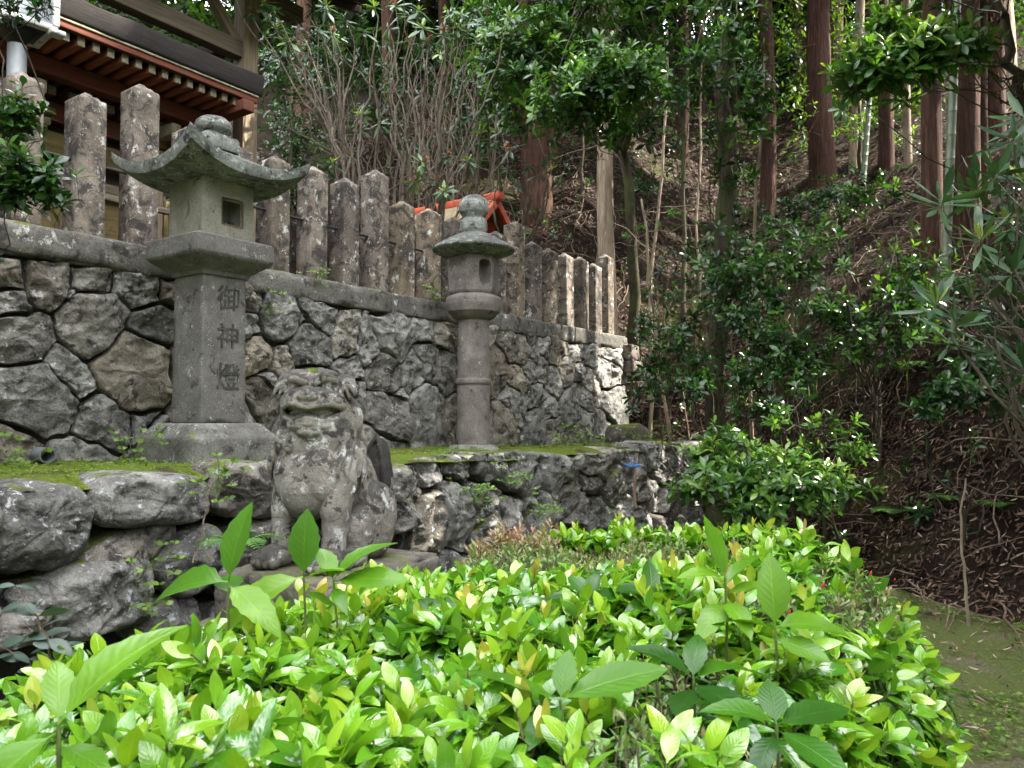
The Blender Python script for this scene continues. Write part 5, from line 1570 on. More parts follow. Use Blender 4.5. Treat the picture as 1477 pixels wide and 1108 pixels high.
# undergrowth between them
P = []
for _ in range(900):
    D = r2.uniform(19, 46); px = r2.uniform(330, 1700) if r2.random() < .75 else r2.uniform(1130, 1600); p = at(px, 300, D)
    z = terrain_at(p[0], p[1]); P.append([p[0], p[1], z + r2.uniform(.1, 2.6) * (1 if r2.random() < .8 else 2)])
clumps(lv, np.array(P), 36, .7, .2, (.1, 1.0))
P = []
for _ in range(5200):
    left = r2.random() < .55
    px = r2.uniform(60, 820) if left else r2.uniform(820, 1700)
    D = r2.uniform(19, 34) if left else r2.uniform(24, 44)
    py = r2.uniform(-330, 330) if left else r2.uniform(-330, 240)
    if not left and 1180 < px and py > -60 and r2.random() < .6: continue
    p = at(px, py, D); z = terrain_at(p[0], p[1])
    if p[2] > z: P.append(p)
P = np.array(P); P = P[~sunlit_gap(P, .6)]
clumps(lv, P, 22, .85, .34, (.0, .8), tpl=T_RHOMB)
P = np.concatenate([s_ + r2.normal(0, 1, (26, 3)) * np.array([1, .9, .8]) * r_ * .6 for s_, r_ in SPOTS if r_ >= 1.2])
clumps(lv, P, 26, .5, .17, (.75, 1.0), tpl=LEAF_FAR)
fw = bpy.data.objects.new('far_wood', None); COL.objects.link(fw); tag(fw, 'distant wood of dark trunks and sunlit leaves climbing the hill behind everything', 'wood', None, 'stuff')
tr.build('trunks', M['bark_red'], fw)['kind'] = 'stuff'; lv.build('leaves', M['l_canopy'], fw)['kind'] = 'stuff'
# ---------------------------------------------------------------- stone guardian lion-dog
SP = np.array([(456 - CX) / FPX * 3.78, 3.78, -.715])
PHI = rad(24)


def ellip(acc, c, r, n=20, e=2.0, rot=None):
    u = np.linspace(-math.pi / 2, math.pi / 2, n); v = np.linspace(0, 2 * math.pi, n * 2, endpoint=False)
    f = lambda q: np.sign(q) * np.abs(q) ** (2 / e)
    U, Vv = np.meshgrid(u, v, indexing='ij')
    p = np.stack([f(np.cos(U)) * f(np.cos(Vv)), f(np.cos(U)) * f(np.sin(Vv)), f(np.sin(U))], -1).reshape(-1, 3) * np.array(r)
    if rot is not None: p = p @ np.array(rot).T
    m = n * 2; i = np.arange(n - 1)[:, None] * m; j = np.arange(m)[None]
    q = np.stack([i + j, i + (j + 1) % m, i + m + (j + 1) % m, i + m + j], -1).reshape(-1, 4)
    acc.add(p + np.array(c), q)


def ctube(acc, pts, radii, n=14, k=24):
    """closed smooth tube through pts"""
    pts = np.array(pts, float); L = np.concatenate([[0], np.cumsum(np.linalg.norm(np.diff(pts, axis=0), axis=1))])
    u = np.linspace(0, L[-1], k)
    p = np.stack([np.interp(u, L, pts[:, a]) for a in range(3)], -1); r = np.interp(u, L, np.broadcast_to(radii, (len(pts),)))
    for _ in range(2):
        p[1:-1] = (p[:-2] + 2 * p[1:-1] + p[2:]) / 4
    p = np.concatenate([p[:1], p, p[-1:]]); r = np.concatenate([[1e-4], r, [1e-4]])
    tubes(acc, p, r, n)
    for e in (0, -1): ellip(acc, p[e], (r[1 if e == 0 else -2],) * 3, 8)


def rotz(P, a, c=(0, 0, 0)):
    m = np.array(Matrix.Rotation(a, 3, 'Z')); return (np.asarray(P) - c) @ m.T + c


body = Acc()
for sx in (-1, 1):
    # fore legs, straight and heavy
    ctube(body, [(sx * .15, .02, .47), (sx * .165, -.03, .30), (sx * .165, -.045, .16), (sx * .168, -.06, .06)], [.10, .085, .064, .060])
    ellip(body, (sx * .17, -.10, .05), (.082, .105, .055), 16, 2.3)
    for k in range(4):
        x = sx * .17 + (k - 1.5) * .04
        ellip(body, (x, -.185 - .012 * (1 - abs(k - 1.5) / 1.5), .038), (.024, .04, .036), 12)
    ellip(body, (sx * .165, -.05, .27), (.075, .07, .08), 14)
    # haunches and hind paws
    ellip(body, (sx * .165, .30, .20), (.105, .175, .195), 20, 2.3, np.array(Matrix.Rotation(rad(-14), 3, 'X')))
    ellip(body, (sx * .185, .13, .16), (.085, .085, .13), 16)
    ellip(body, (sx * .195, .06, .045), (.075, .11, .05), 16, 2.3)
    for k in range(4): ellip(body, (sx * .195 + (k - 1.5) * .036, -.035, .036), (.022, .036, .034), 12)
ellip(body, (0, .0, .44), (.225, .185, .20), 24, 2.2)          # chest
ellip(body, (0, -.05, .38), (.15, .15, .16), 20)
ctube(body, [(0, .03, .56), (0, .2, .42), (0, .36, .24)], [.20, .19, .19], 20)
ellip(body, (0, .38, .19), (.19, .17, .19), 20)
ellip(body, (0, .03, .62), (.205, .18, .17), 22, 2.3)           # neck
ellip(body, (0, .10, .70), (.20, .16, .16), 20, 2.2)
# tail: upright flame with side curls
ellip(body, (.03, .535, .36), (.105, .06, .20), 18, 2.2); ellip(body, (.03, .56, .50), (.07, .05, .11), 16)
for sx in (-1, 1):
    th = np.linspace(0, 4.2, 22); rr_ = .062 * (1 - th / 5.2)
    ctube(body, np.stack([.03 + sx * (.075 + rr_ * np.cos(th)), .50 + 0 * th, .25 + rr_ * np.sin(th)], -1), .02, 8, 30)
    ctube(body, [(.03 + sx * .03, .49, .2), (.03 + sx * .09, .50, .36), (.03 + sx * .05, .51, .54), (.03, .53, .62)], [.03, .03, .022, .012])
# head group, turned towards the path
HY = rad(27); head = Acc()
ellip(head, (0, .0, .825), (.20, .165, .112), 26, 3.0)
ellip(head, (0, -.13, .80), (.172, .105, .062), 22, 2.8)         # muzzle
lip = [(-.205, -.04, .752), (-.185, -.13, .765), (-.11, -.215, .775), (-.05, -.235, .762), (0, -.245, .755), (.05, -.235, .762), (.11, -.215, .775), (.185, -.13, .765), (.205, -.04, .752)]
ctube(head, lip, .020, 10, 60)
ctube(head, [(x * 1.0, y + .004, z + .03) for x, y, z in lip], .014, 10, 60)
ctube(head, [(x * .97, y + .02, z + .052) for x, y, z in lip], .012, 10, 60)
ellip(head, (0, -.10, .72), (.15, .085, .05), 16)
ellip(head, (0, -.10, .665), (.165, .115, .042), 22, 2.6)        # lower jaw
jaw = [(-.2, -.04, .735), (-.175, -.12, .705), (-.1, -.185, .688), (0, -.215, .705), (.1, -.185, .688), (.175, -.12, .705), (.2, -.04, .735)]
ctube(head, jaw, .020, 10, 60)
ellip(head, (0, -.195, .68), (.05, .035, .035), 14); ellip(head, (0, -.16, .63), (.09, .07, .035), 14)
ellip(head, (0, -.235, .82), (.062, .035, .042), 18, 2.4)         # nose
for sx in (-1, 1):
    ellip(head, (sx * .04, -.235, .808), (.032, .03, .026), 12)
    ellip(head, (sx * .105, -.150, .868), (.04, .04, .032), 14)   # eyes under heavy brows
    ctube(head, [(sx * .03, -.185, .885), (sx * .09, -.195, .905), (sx * .165, -.13, .89)], [.024, .03, .02])
    ellip(head, (sx * .09, -.08, .925), (.075, .08, .026), 14)
    # folded ear
    ear = [(sx * .17, .02, .90), (sx * .225, .0, .885), (sx * .268, -.03, .835)]
    ctube(head, ear, [.038, .044, .018])
    ctube(head, [(sx * .18, -.03, .895), (sx * .24, -.055, .865), (sx * .275, -.05, .82)], [.018, .018, .008])
    ctube(head, [(sx * .165, -.035, .868), (sx * .215, -.06, .845), (sx * .24, -.055, .80)], [.012, .012, .008])
    # cheek hair
    ctube(head, [(sx * .20, -.02, .76), (sx * .215, .0, .68), (sx * .19, .02, .60)], [.03, .035, .02])
# curls of the mane
def curl(acc, c, r0, turns, hand, tube_r, tail):
    th = np.linspace(0, turns * 2 * math.pi, 40); rr_ = r0 * (1 - th / (turns * 2 * math.pi) * .82)
    p = np.stack([c[0] + hand * rr_ * np.cos(th - 1.2), c[1] + .012 * th / th[-1] * -1 + 0 * th, c[2] + rr_ * np.sin(th - 1.2)], -1)
    p = np.concatenate([np.array(tail)[::-1], p])
    ctube(acc, p, np.concatenate([np.linspace(.008, tube_r, len(tail)), np.linspace(tube_r, tube_r * .7, 40)]), 10, 70)


for sx in (-1, 1):
    curl(head, (sx * .125, -.150, .585), .05, 1.5, sx, .019, [(sx * .07, -.15, .60), (sx * .06, -.13, .66)])
    curl(head, (sx * .205, -.085, .60), .055, 1.5, -sx, .020, [(sx * .22, -.04, .66), (sx * .215, -.0, .72)])
hv = [rotz((v - np.array([0, .02, .70])) * np.array([.79, .88, .93]) + np.array([0, .02, .715]), HY) for v in head.V]
for v, q in zip(hv, [None] * len(hv)): pass
off = 0
body.add(np.concatenate(hv), np.concatenate(head.Q))
for sx in (-1, 1):
    for k in range(10):                                           # wavy locks of the mane, cut in relief
        a = -.62 + k * .22; zz = .60 - .035 * (k % 3)
        c_ = np.array([sx * .20 * math.cos(a * .9) + sx * .02, .03 + .19 * math.sin(a), zz])
        d_ = nrm(np.array([sx * math.cos(a), math.sin(a), 0]))
        pts = [c_ + d_ * (.012 + .022 * u_) + np.array([0, .018 * math.sin(u_ * 7 + k), -.17 * u_]) for u_ in np.linspace(0, 1, 7)]
        ctube(body, [rotz(p_, HY * .45 * (1 - u_ * .8)) for p_, u_ in zip(pts, np.linspace(0, 1, 7))], [.012, .017, .019, .018, .015, .011, .005], 8, 22)
for x in (-.1, -.03, .04, .11):                                   # locks down the spine
    ctube(body, [(x, .17, .72), (x * 1.1, .25, .60), (x * .9, .30, .50)], [.03, .035, .012])

st_ = empty('guardian_lion_statue', SP, 'weathered grey stone lion-dog sitting upright with its broad mouth open behind the hedge', 'statue')
o = body.build('body', M['statue'], None, uv=False)
o.data.attributes.remove(o.data.attributes['tint'])
md = o.modifiers.new('r', 'REMESH'); md.mode = 'VOXEL'; md.voxel_size = .0045
md = o.modifiers.new('s', 'SMOOTH'); md.factor = .5; md.iterations = 2
bake(o)
me = o.data; n = len(me.vertices)
co_ = np.empty(n * 3, np.float32); me.vertices.foreach_get('co', co_); co_ = co_.reshape(-1, 3)
nn_ = np.empty(n * 3, np.float32); me.vertices.foreach_get('normal', nn_); nn_ = nn_.reshape(-1, 3)
co_ = co_ + nn_ * (fbm(co_, 9, 5, 3)[:, None] * .007 + fbm(co_, 34, 4, 8)[:, None] * .0025)
co_ = co_ * np.array([.89, .92, 1.0]); co_ = place(co_, (0, 0, 0), -PHI)
me.vertices.foreach_set('co', co_.astype(np.float32).ravel())
me.polygons.foreach_set("use_smooth", np.ones(len(me.polygons), bool)); me.update()
if not me.materials: me.materials.append(M['statue'])
o.parent = st_
# moss cap on the crown of the head
acc = Acc()
u = np.linspace(-1, 1, 30); U, Vv = np.meshgrid(u, u, indexing='ij')
rr_ = np.hypot(U, Vv); z = .952 - .03 * rr_ ** 2 + fbm(np.stack([U, Vv, U * 0], -1), 3, 3, 4) * .016 - .05 * np.clip(rr_ - .75, 0, 1)
pm = np.stack([U * .105 - .035, Vv * .075 + .005, z], -1)
V = rotz((pm.reshape(-1, 3) - np.array([0, .02, .70])) * np.array([.79, .88, .93]) + np.array([0, .02, .718]), HY) * np.array([.89, .92, 1.0]); acc.add(place(V, (0, 0, 0), -PHI), grid_quads(30, 30))
mo = acc.build('moss_cap', M['terrace'], None, uv=False); mo.parent = st_
acc = Acc(); V, Q = round_box(.36, .46, .12, .025, .035, noise=.02, nscale=5, seed=3, chip=.06)
acc.add(place(place(V, (.01, .15, -.12)), (0, 0, 0), -PHI), Q)
pl_ = acc.build('plinth', M['plinth'], None); pl_.parent = st_
acc = Acc(); V, Q = round_box(.42, .52, .30, .03, .05, noise=.03, nscale=5, seed=5, chip=.06)
acc.add(place(place(V, (.01, .15, -.525)), (0, 0, 0), -PHI), Q)
pl_ = acc.build('pedestal', M['plinth'], None); pl_.parent = st_
# ---------------------------------------------------------------- shrine hall under its shelter, behind the fence
YZ = 1.1
sh = empty('shrine_hall', W(-1, 5, YZ), 'old wooden shrine hall with thick dark roof edge and faded red rafters behind the fence', 'shrine')


def wbox(parent, name, t0, t1, s0, s1, z0, z1, mat, r=.012, noise=.003, seed=1, rz=0, rx=0, ry=0):
    V, Q = round_box((t1 - t0) / 2, (s1 - s0) / 2, (z1 - z0) / 2, min(r, (t1 - t0) / 4, (s1 - s0) / 4, (z1 - z0) / 4), .12, 0, noise, 5, seed)
    acc = Acc()
    # local axes: x along the wall, so wood grain can follow the beam
    acc.add(place(V, (0, 0, 0), 0, rx, ry), Q)
    o = acc.build(name, mat, None)
    o.location = Vector(W((t0 + t1) / 2, (s0 + s1) / 2, (z0 + z1) / 2)) - (parent.location if parent else Vector())
    o.rotation_euler = (0, 0, WROT)
    if parent: o.parent = parent
    return o


T1 = 2.27
wbox(sh, 'roof_edge', -6, T1, 3.2, 3.75, 3.540, 3.770, M['bark_roof'], .03, .02, 3)
# roof rising behind its edge
acc = Acc(); T, S = np.meshgrid(np.linspace(-6, T1, 30), np.linspace(3.3, 7.5, 26), indexing='ij')
Zr = 3.73 + .34 * (S - 3.3) + fbm(np.stack([T, S, 0 * T], -1), 3, 3, 5) * .015
acc.add(Wa(T, S, Zr), grid_quads(*T.shape)); acc.add(Wa(T, S, Zr - .3), grid_quads(*T.shape)[:, ::-1])
acc.build('roof', M['bark_roof'], sh)
wbox(sh, 'fascia', -6, T1 - .06, 3.23, 3.30, 3.455, 3.535, M['red'], .008, .002, 4)
wbox(sh, 'fascia_edge', -6, T1 - .06, 3.215, 3.25, 3.516, 3.537, M['cream'], .004, .001, 6)
wbox(sh, 'eave_boards', -6, T1 - .1, 3.32, 5.2, 3.465, 3.500, M['wood_dark'], .008, .002, 5)
for k in range(48):
    t = T1 - .16 - k * .135
    o = wbox(sh, 'rafter', t - .03, t + .03, 3.31, 4.6, 3.375, 3.455, M['rafter'], .005, .002, k % 5)
    e = wbox(None, 'rafter_end', t - .032, t + .032, 3.29, 3.312, 3.372, 3.458, M['cream'], .004, .001, k % 5)
    e.parent = o; e.location = (0, -.655, 0); e.rotation_euler = (0, 0, 0)
wbox(sh, 'eave_purlin', -6, T1 - .05, 3.72, 3.86, 3.200, 3.360, M['red'], .01, .003, 7)
wbox(sh, 'hip_rafter', T1 - .3, T1 - .16, 3.15, 5, 3.300, 3.420, M['red'], .01, .003, 8)
for k in range(30):
    t = T1 - .7 - k * .19
    o = wbox(sh, 'lower_rafter', t - .035, t + .035, 4.02, 5, 3.130, 3.210, M['red'], .005, .002, k % 4)
    e = wbox(None, 'rafter_end', t - .036, t + .036, 4.0, 4.02, 3.128, 3.212, M['cream'], .004, .001, k % 5)
    e.parent = o; e.location = (0, -.505, 0); e.rotation_euler = (0, 0, 0)
wbox(sh, 'wall_purlin', -6, T1 - .4, 4.16, 4.32, 2.930, 3.120, M['red'], .01, .003, 9)
wbox(sh, 'tie_beam', -6, T1 - .55, 4.14, 4.34, 2.60, 2.82, M['ochre'], .012, .004, 10)
wbox(sh, 'tie_beam', -6, T1 - .55, 4.16, 4.32, 2.30, 2.44, M['wood_grey'], .012, .004, 12)
wbox(sh, 'wall_panel', -6, T1 - .6, 4.30, 4.40, 1.1, 3.0, M['wood_dark'], .012, .003, 11)
for t in (1.55, .2, -1.15, -2.5):
    wbox(sh, 'column', t - .1, t + .1, 4.1, 4.3, 1.1, 2.60, M['wood_grey_v'], .02, .004, 13)
    b = wbox(sh, 'bracket', t - .24, t + .24, 4.02, 4.2, 2.830, 2.910, M['cream'], .02, .004, 14)
    for dt in (-.2, 0, .2):
        c = wbox(None, 'bracket_block', t + dt - .06, t + dt + .06, 3.98, 4.18, 2.920, 3.000, M['ochre'], .015, .004, 15)
        c.parent = b; c.location = (dt, -.03, .09); c.rotation_euler = (0, 0, 0)
    wbox(sh, 'bracket_arm', t - .06, t + .06, 3.7, 4.2, 3.000, 3.130, M['cream'], .02, .004, 16)
    wbox(sh, 'lattice', t + .2, t + 1.15, 4.26, 4.3, 1.75, 2.45, M['ochre'], .01, .003, 17)
wbox(sh, 'veranda', -6, T1 - .2, 3.5, 4.4, 1.62, 1.70, M['wood_grey'], .01, .004, 18)
for k in range(16):
    t = T1 - .3 - k * .5
    o = wbox(sh, 'railing_post', t - .045, t + .045, 3.55, 3.64, 1.1, 2.22, M['wood_grey_v'], .02, .003, 19)
wbox(sh, 'railing', -6, T1 - .2, 3.57, 3.63, 2.10, 2.16, M['wood_grey'], .01, .003, 20)

# open shelter roof that covers the hall
sl_ = empty('shelter_roof', W(2.5, 3.9, YZ), 'weathered bare timber shelter frame standing over the shrine hall, its corner post beside the square lantern', 'shelter')
wbox(sl_, 'post', 2.43, 2.63, 3.80, 4.0, 1.0, 5.6, M['wood_grey_v'], .01, .004, 21)
wbox(sl_, 'post', 2.43, 2.63, 7.6, 7.8, 1.0, 5.6, M['wood_grey_v'], .01, .004, 22)
wbox(sl_, 'beam', -6, 2.43, 3.82, 3.98, 4.22, 4.42, M['wood_grey'], .012, .006, 23)
wbox(sl_, 'beam', -6, 3.3, 3.80, 3.98, 5.0, 5.2, M['wood_grey'], .012, .006, 24)
wbox(sl_, 'beam', 2.45, 2.61, 4.0, 7.6, 4.45, 4.62, M['wood_dark'], .012, .006, 24)
for t in (1.2, -.2, -1.6, -3): wbox(sl_, 'strut', t - .06, t + .06, 3.84, 3.96, 4.42, 5.0, M['wood_dark'], .01, .004, 25)
V, Q = round_box(.055, .05, .62, .01, .1, 0, .004, 5, 3)
acc = Acc(); acc.add(V, Q); br = acc.build('brace', M['wood_grey_v'], None); br.location = Vector(W(2.08, 3.9, 4.78)) - sl_.location; br.rotation_euler = Matrix.LocRotScale(None, (Matrix.Rotation(WROT, 3, 'Z') @ Matrix.Rotation(rad(-40), 3, 'Y')).to_euler(), None).to_euler(); br.parent = sl_
acc = Acc(); T, S = np.meshgrid(np.linspace(-6, 3.6, 12), np.linspace(2.9, 6.5, 12), indexing='ij')
Zr = 5.0 + .5 * (S - 2.9)
acc.add(Wa(T, S, Zr + .08), grid_quads(*T.shape)); acc.add(Wa(T, S, Zr), grid_quads(*T.shape)[:, ::-1])
acc.build('roof', M['wood_dark'], sl_)
for k in range(24):
    t = 3.4 - k * .4
    V, Q = round_box(.035, 2.0, .04, .008, .3); acc = Acc(); acc.add(V, Q)
    o = acc.build('rafter', M['wood_dark'], None); o.parent = sl_; o.location = Vector(W(t, 4.7, 5.84)) - sl_.location; o.rotation_euler = (Matrix.Rotation(WROT, 3, 'Z') @ Matrix.Rotation(math.atan(.5), 3, 'X')).to_euler()

# ---------------------------------------------------------------- lamp on a pipe behind the fence
ax = at(24, 100, 5.45)
lp = empty('post_lamp', (ax[0], ax[1], 1.2), 'box lamp with flaking white frame on a grey pipe behind the fence', 'lamp')
ZL = at(24, 62, 5.45)[2]
acc = Acc(); tubes(acc, [(ax[0], ax[1], z) for z in np.linspace(1.0, ZL - .02, 8)], .062, 18); acc.build('pole', M['steel'], lp)


def lampbox(name, dx, dy, dz, a, b, c, mat, r=.01, noise=.002, rz=None, parent=None):
    V, Q = round_box(a, b, c, r, .03, 0, noise, 12, 2); acc = Acc()
    acc.add(place(place(V, (dx, dy, 0)), (ax[0], ax[1], ZL + dz), WROT - .1), Q); return acc.build(name, mat, parent or lp)


V, Q = lathe([(.06, -.02), (.075, .0), (.15, .075), (.2, .085), (0, .09)], 4, 0); acc = Acc(); acc.add(place(V, (ax[0], ax[1], ZL), WROT - .1 + rad(45)), Q); acc.build('collar', M['black_iron'], lp)
lampbox('bottom_rail', 0, 0, .11, .20, .20, .022, M['white_flaky'], .01, .004)
for sx in (-1, 1):
    for sy in (-1, 1): lampbox('corner_bar', sx * .185, sy * .185, .36, .022, .022, .235, M['white_flaky'], .006, .003)
lampbox('glass', 0, 0, .36, .17, .17, .23, M['pane'], .004, 0)
lampbox('top_cap', 0, 0, .62, .25, .25, .03, M['white_flaky'], .01, .004)
for sx in (-1, 1): lampbox('lug', sx * .19, -.19, .075, .05, .05, .018, M['white_flaky'], .012, .004)

# ---------------------------------------------------------------- little vermilion shrine behind the round lantern
apex = at(714, 290, 10.9)
tt, ss = [float(q) for q in to_ts(np.array([apex[0], apex[1], 0.]))]
RZ = float(apex[2])
ls_ = empty('small_shrine', W(tt, ss + .7, 1.1), 'small shrine with a vermilion-edged tan roof half hidden behind the fence and the round lantern', 'shrine')
def LS3(b, a, z): return W(tt + b, ss + a, z)          # a runs back along the ridge, b across it
def sloper(name, pts, mat, th=.05):
    p = np.array(pts, float); n_ = nrm(np.cross(p[1] - p[0], p[3] - p[0])); acc = Acc()
    V = np.concatenate([p, p - n_ * th]); acc.add(V, [(0, 1, 2, 3), (7, 6, 5, 4), (0, 4, 5, 1), (1, 5, 6, 2), (2, 6, 7, 3), (3, 7, 4, 0)]); return acc.build(name, mat, ls_, smooth=False)
hw, hl, dr = .52, 1.7, .5
for sg in (-1, 1):
    a, b = LS3(0, 0, RZ), LS3(0, hl, RZ); c, d = LS3(sg * hw, hl, RZ - dr), LS3(sg * hw, 0, RZ - dr)
    sloper('roof_slope', (a, b, c, d) if sg > 0 else (b, a, d, c), M['roof_tan'], .05)
    for a_ in (-.03, hl + .03):
        V, Q = round_box(math.hypot(hw, dr) / 2 + .04, .03, .05, .008, .2); acc = Acc(); acc.add(V, Q)
        o = acc.build('verge_board', M['vermilion'], None); o.parent = ls_
        o.location = Vector(LS3(sg * hw / 2, a_, RZ - dr / 2 - .02)) - ls_.location
        o.rotation_euler = (Matrix.Rotation(WROT, 3, 'Z') @ Matrix.Rotation(sg * math.atan2(dr, hw), 3, 'Y')).to_euler()
    wbox(ls_, 'eave_board', tt + sg * hw - .03, tt + sg * hw + .03, ss, ss + hl, RZ - dr - .1, RZ - dr - .01, M['vermilion'], .01, .002, 3)
wbox(ls_, 'ridge', tt - .075, tt + .075, ss - .12, ss + hl + .1, RZ, RZ + .11, M['vermilion'], .02, .004, 4)
wbox(ls_, 'body', tt - .36, tt + .36, ss + .25, ss + hl - .2, 1.05, RZ - dr + .1, M['wood_dark'], .02, .003, 5)
wbox(ls_, 'gable_board', tt - .3, tt + .3, ss + .2, ss + .25, RZ - dr + .05, RZ - .22, M['vermilion'], .02, .003, 5)
# ---------------------------------------------------------------- litter, weeds and small things
r3 = np.random.default_rng(77)
def hill_points(n, tlo, thi, slo, shi):
    T = r3.uniform(tlo, thi, n); S = r3.uniform(slo, shi, n); z, e = hill_z(T, S)
    k = e > -.1; return T[k], S[k], z[k]


def hill_normal(T, S, d=.06):
    a = hill_z(T + d, S)[0] - hill_z(T - d, S)[0]; b = hill_z(T, S + d)[0] - hill_z(T, S - d)[0]
    N = -a[:, None] / (2 * d) * WD - b[:, None] / (2 * d) * WS + np.array([0, 0, 1.]); return nrm(N)


L_DEAD = leaf_tpl(.34, (0, .33, .7, 1), -.25, -.25, 1.0); L_BAM = leaf_tpl(.15, (0, .4, .75, 1), .3, .2, .8)
acc = Acc()
for n, box, sz in ((36000, (3.4, 8.6, -7.5, 1.5), 1.0), (15000, (5, 14, -4, 6), 1.3), (9000, (6, 16, 0, 9), 1.6), (5000, (-1, 8, 2, 9), 1.4), (26000, (8, 24, -6, 9), 2.0)):
    T, S, z = hill_points(n, *box); N = hill_normal(T, S)
    P = Wa(T, S, z) + N * r3.uniform(.0, .045, len(T))[:, None]
    A = r3.normal(0, 1, P.shape); A -= (A * N).sum(1)[:, None] * N * .92; A = A + np.array([-.15, -.25, -.35])
    tn = np.clip(r3.beta(2, 2.2, len(P)) + .1, 0, 1) * (.5 if sz > 1.1 else r3.choice([.45, .8, 1.0], len(P)))
    h = r3.random(len(P)) < .55
    Nn = N + r3.normal(0, .45, P.shape)
    inst(acc, L_DEAD, P[h], A[h], Nn[h], r3.uniform(.035, .075, h.sum()) * sz, tn[h]); inst(acc, L_BAM, P[~h], A[~h], Nn[~h], r3.uniform(.05, .11, (~h).sum()) * sz, tn[~h])
# a thin scatter on the lawn, denser near the bank
x = r3.uniform(.9, 5, 6000); y = r3.uniform(1.8, 8.5, 6000); T, S = to_ts(np.stack([x, y, 0 * x], -1)); e = toe_dist(T, S)
k = (e < .1) & (r3.random(6000) < np.clip(.42 + .9 * np.exp(e / .35), 0, 1)); x, y = x[k], y[k]
P = np.stack([x, y, GROUND + .03 + 0 * x + fbm(np.stack([x, y, 0 * x], -1), .6, 4, 21) * .05], -1); N = np.array([0, 0, 1.]) + r3.normal(0, .3, P.shape)
A = r3.normal(0, 1, P.shape) * np.array([1, 1, .12]); h = r3.random(len(P)) < .4; tn = r3.random(len(P))
inst(acc, L_DEAD, P[h], A[h], N[h], r3.uniform(.02, .06, h.sum()), tn[h]); inst(acc, L_BAM, P[~h], A[~h], N[~h], r3.uniform(.03, .11, (~h).sum()), tn[~h])
# and on the ledge
T = r3.uniform(-3, 7.5, 260); S = r3.uniform(.05, 1.5, 260); P = Wa(T, S, ledge_z(T, S) + .012); A = r3.normal(0, 1, P.shape) * np.array([1, 1, .1]); N = np.array([0, 0, 1.]) + r3.normal(0, .3, P.shape)
inst(acc, L_BAM, P, A, N, r3.uniform(.04, .09, 260), r3.random(260))
tag(acc.build('leaf_litter', M['dead']), 'brown dead leaves and bamboo leaves covering the bank and scattered on the lawn', 'leaf litter', None, 'stuff')

acc = Acc(); st = Acc()
for n, box in ((300, (4.6, 9, -6, 1)), (420, (7, 13, -4, 5)), (380, (9, 18, -3, 9)), (160, (2, 8, 4, 10))):
    T, S, z = hill_points(n, *box); P = Wa(T, S, z); k = fbm(P, .9, 2, 77) > -.02; P = P[k] + np.array([0, 0, 1.]) * r3.uniform(.05, .35, k.sum())[:, None]
    shoots(acc, P, np.array([-.1, -.3, .8]) + r3.normal(0, .3, P.shape), 7, .11, L_SAKAKI, (-5, 55), (.0, .4), .05, .25, r3, (st, .16, .003))
uw = bpy.data.objects.new('undergrowth', None); COL.objects.link(uw); tag(uw, 'scattered dark seedlings and low sprigs growing through the litter of the slope', 'undergrowth', None, 'stuff')
acc.build('leaves', M['l_sakaki'], uw)['kind'] = 'stuff'; st.build('stems', M['twig'], uw)['kind'] = 'stuff'

# sticks and roots lying on the slope
acc = Acc()
for n, box in ((150, (3.6, 8.5, -6.5, 1)), (170, (6.5, 13, -3, 5)), (110, (6, 15, 2, 9))):
    T, S, z = hill_points(n, *box); N = hill_normal(T, S)
    P = Wa(T, S, z) + N * .03
    for p, n_ in zip(P, N):
        d = r3.normal(0, 1, 3); d -= (d @ n_) * n_ * .85; L = r3.uniform(.25, 1.3); q = p + nrm(d) * L
        q[2] = max(q[2], terrain_at(q[0], q[1]) + .02); m_ = (p + q) / 2 + n_ * r3.uniform(.02, .18)
        tubes(acc, wobble_path(p, m_, 4, .05).tolist() + wobble_path(m_, q, 5, .06)[1:].tolist(), np.linspace(r3.uniform(.004, .013), .003, 8), 5, r3.random())
tag(acc.build('fallen_sticks', M['twig']), 'tangle of dry sticks and roots lying over the leaf-strewn slope', 'sticks', None, 'stuff')

# tiny weeds on ledge and lawn
acc = Acc()
T = r3.uniform(-3.2, 7.6, 9000); S = r3.uniform(0, 1.5, 9000); k = fbm(np.stack([T, S, 0 * T], -1), 1.6, 3, 91) > -.02; T, S = T[k], S[k]
P = Wa(T, S, ledge_z(T, S) + r3.uniform(.003, .025, len(T))); A = r3.normal(0, 1, P.shape) * np.array([1, 1, .35]); A[:, 2] = np.abs(A[:, 2]); N = np.array([0, 0, 1.]) + r3.normal(0, .35, P.shape)
inst(acc, LEAF_FAR, P, A, N, r3.uniform(.010, .024, len(P)), r3.random(len(P)), r3.uniform(1.2, 2, len(P)))
x = r3.uniform(.6, 5, 42000); y = r3.uniform(1.3, 8, 42000); T, S = to_ts(np.stack([x, y, 0 * x], -1)); e = toe_dist(T, S)
k = (e < .05) & (fbm(np.stack([x, y, 0 * x], -1), 1.3, 3, 93) > -.08); x, y = x[k], y[k]
P = np.stack([x, y, GROUND + .012 + fbm(np.stack([x, y, 0 * x], -1), .6, 4, 21) * .05 + r3.uniform(0, .018, len(x))], -1); A = r3.normal(0, 1, P.shape) * np.array([1, 1, .4]); A[:, 2] = np.abs(A[:, 2]); N = np.array([0, 0, 1.]) + r3.normal(0, .35, P.shape)
inst(acc, LEAF_FAR, P, A, N, r3.uniform(.012, .036, len(P)), r3.random(len(P)) * .9, r3.uniform(1.2, 2, len(P)))
tag(acc.build('ground_cover', M['l_clover']), 'tiny green weeds and moss sprigs on the ledge and the lawn', 'weeds', None, 'stuff')


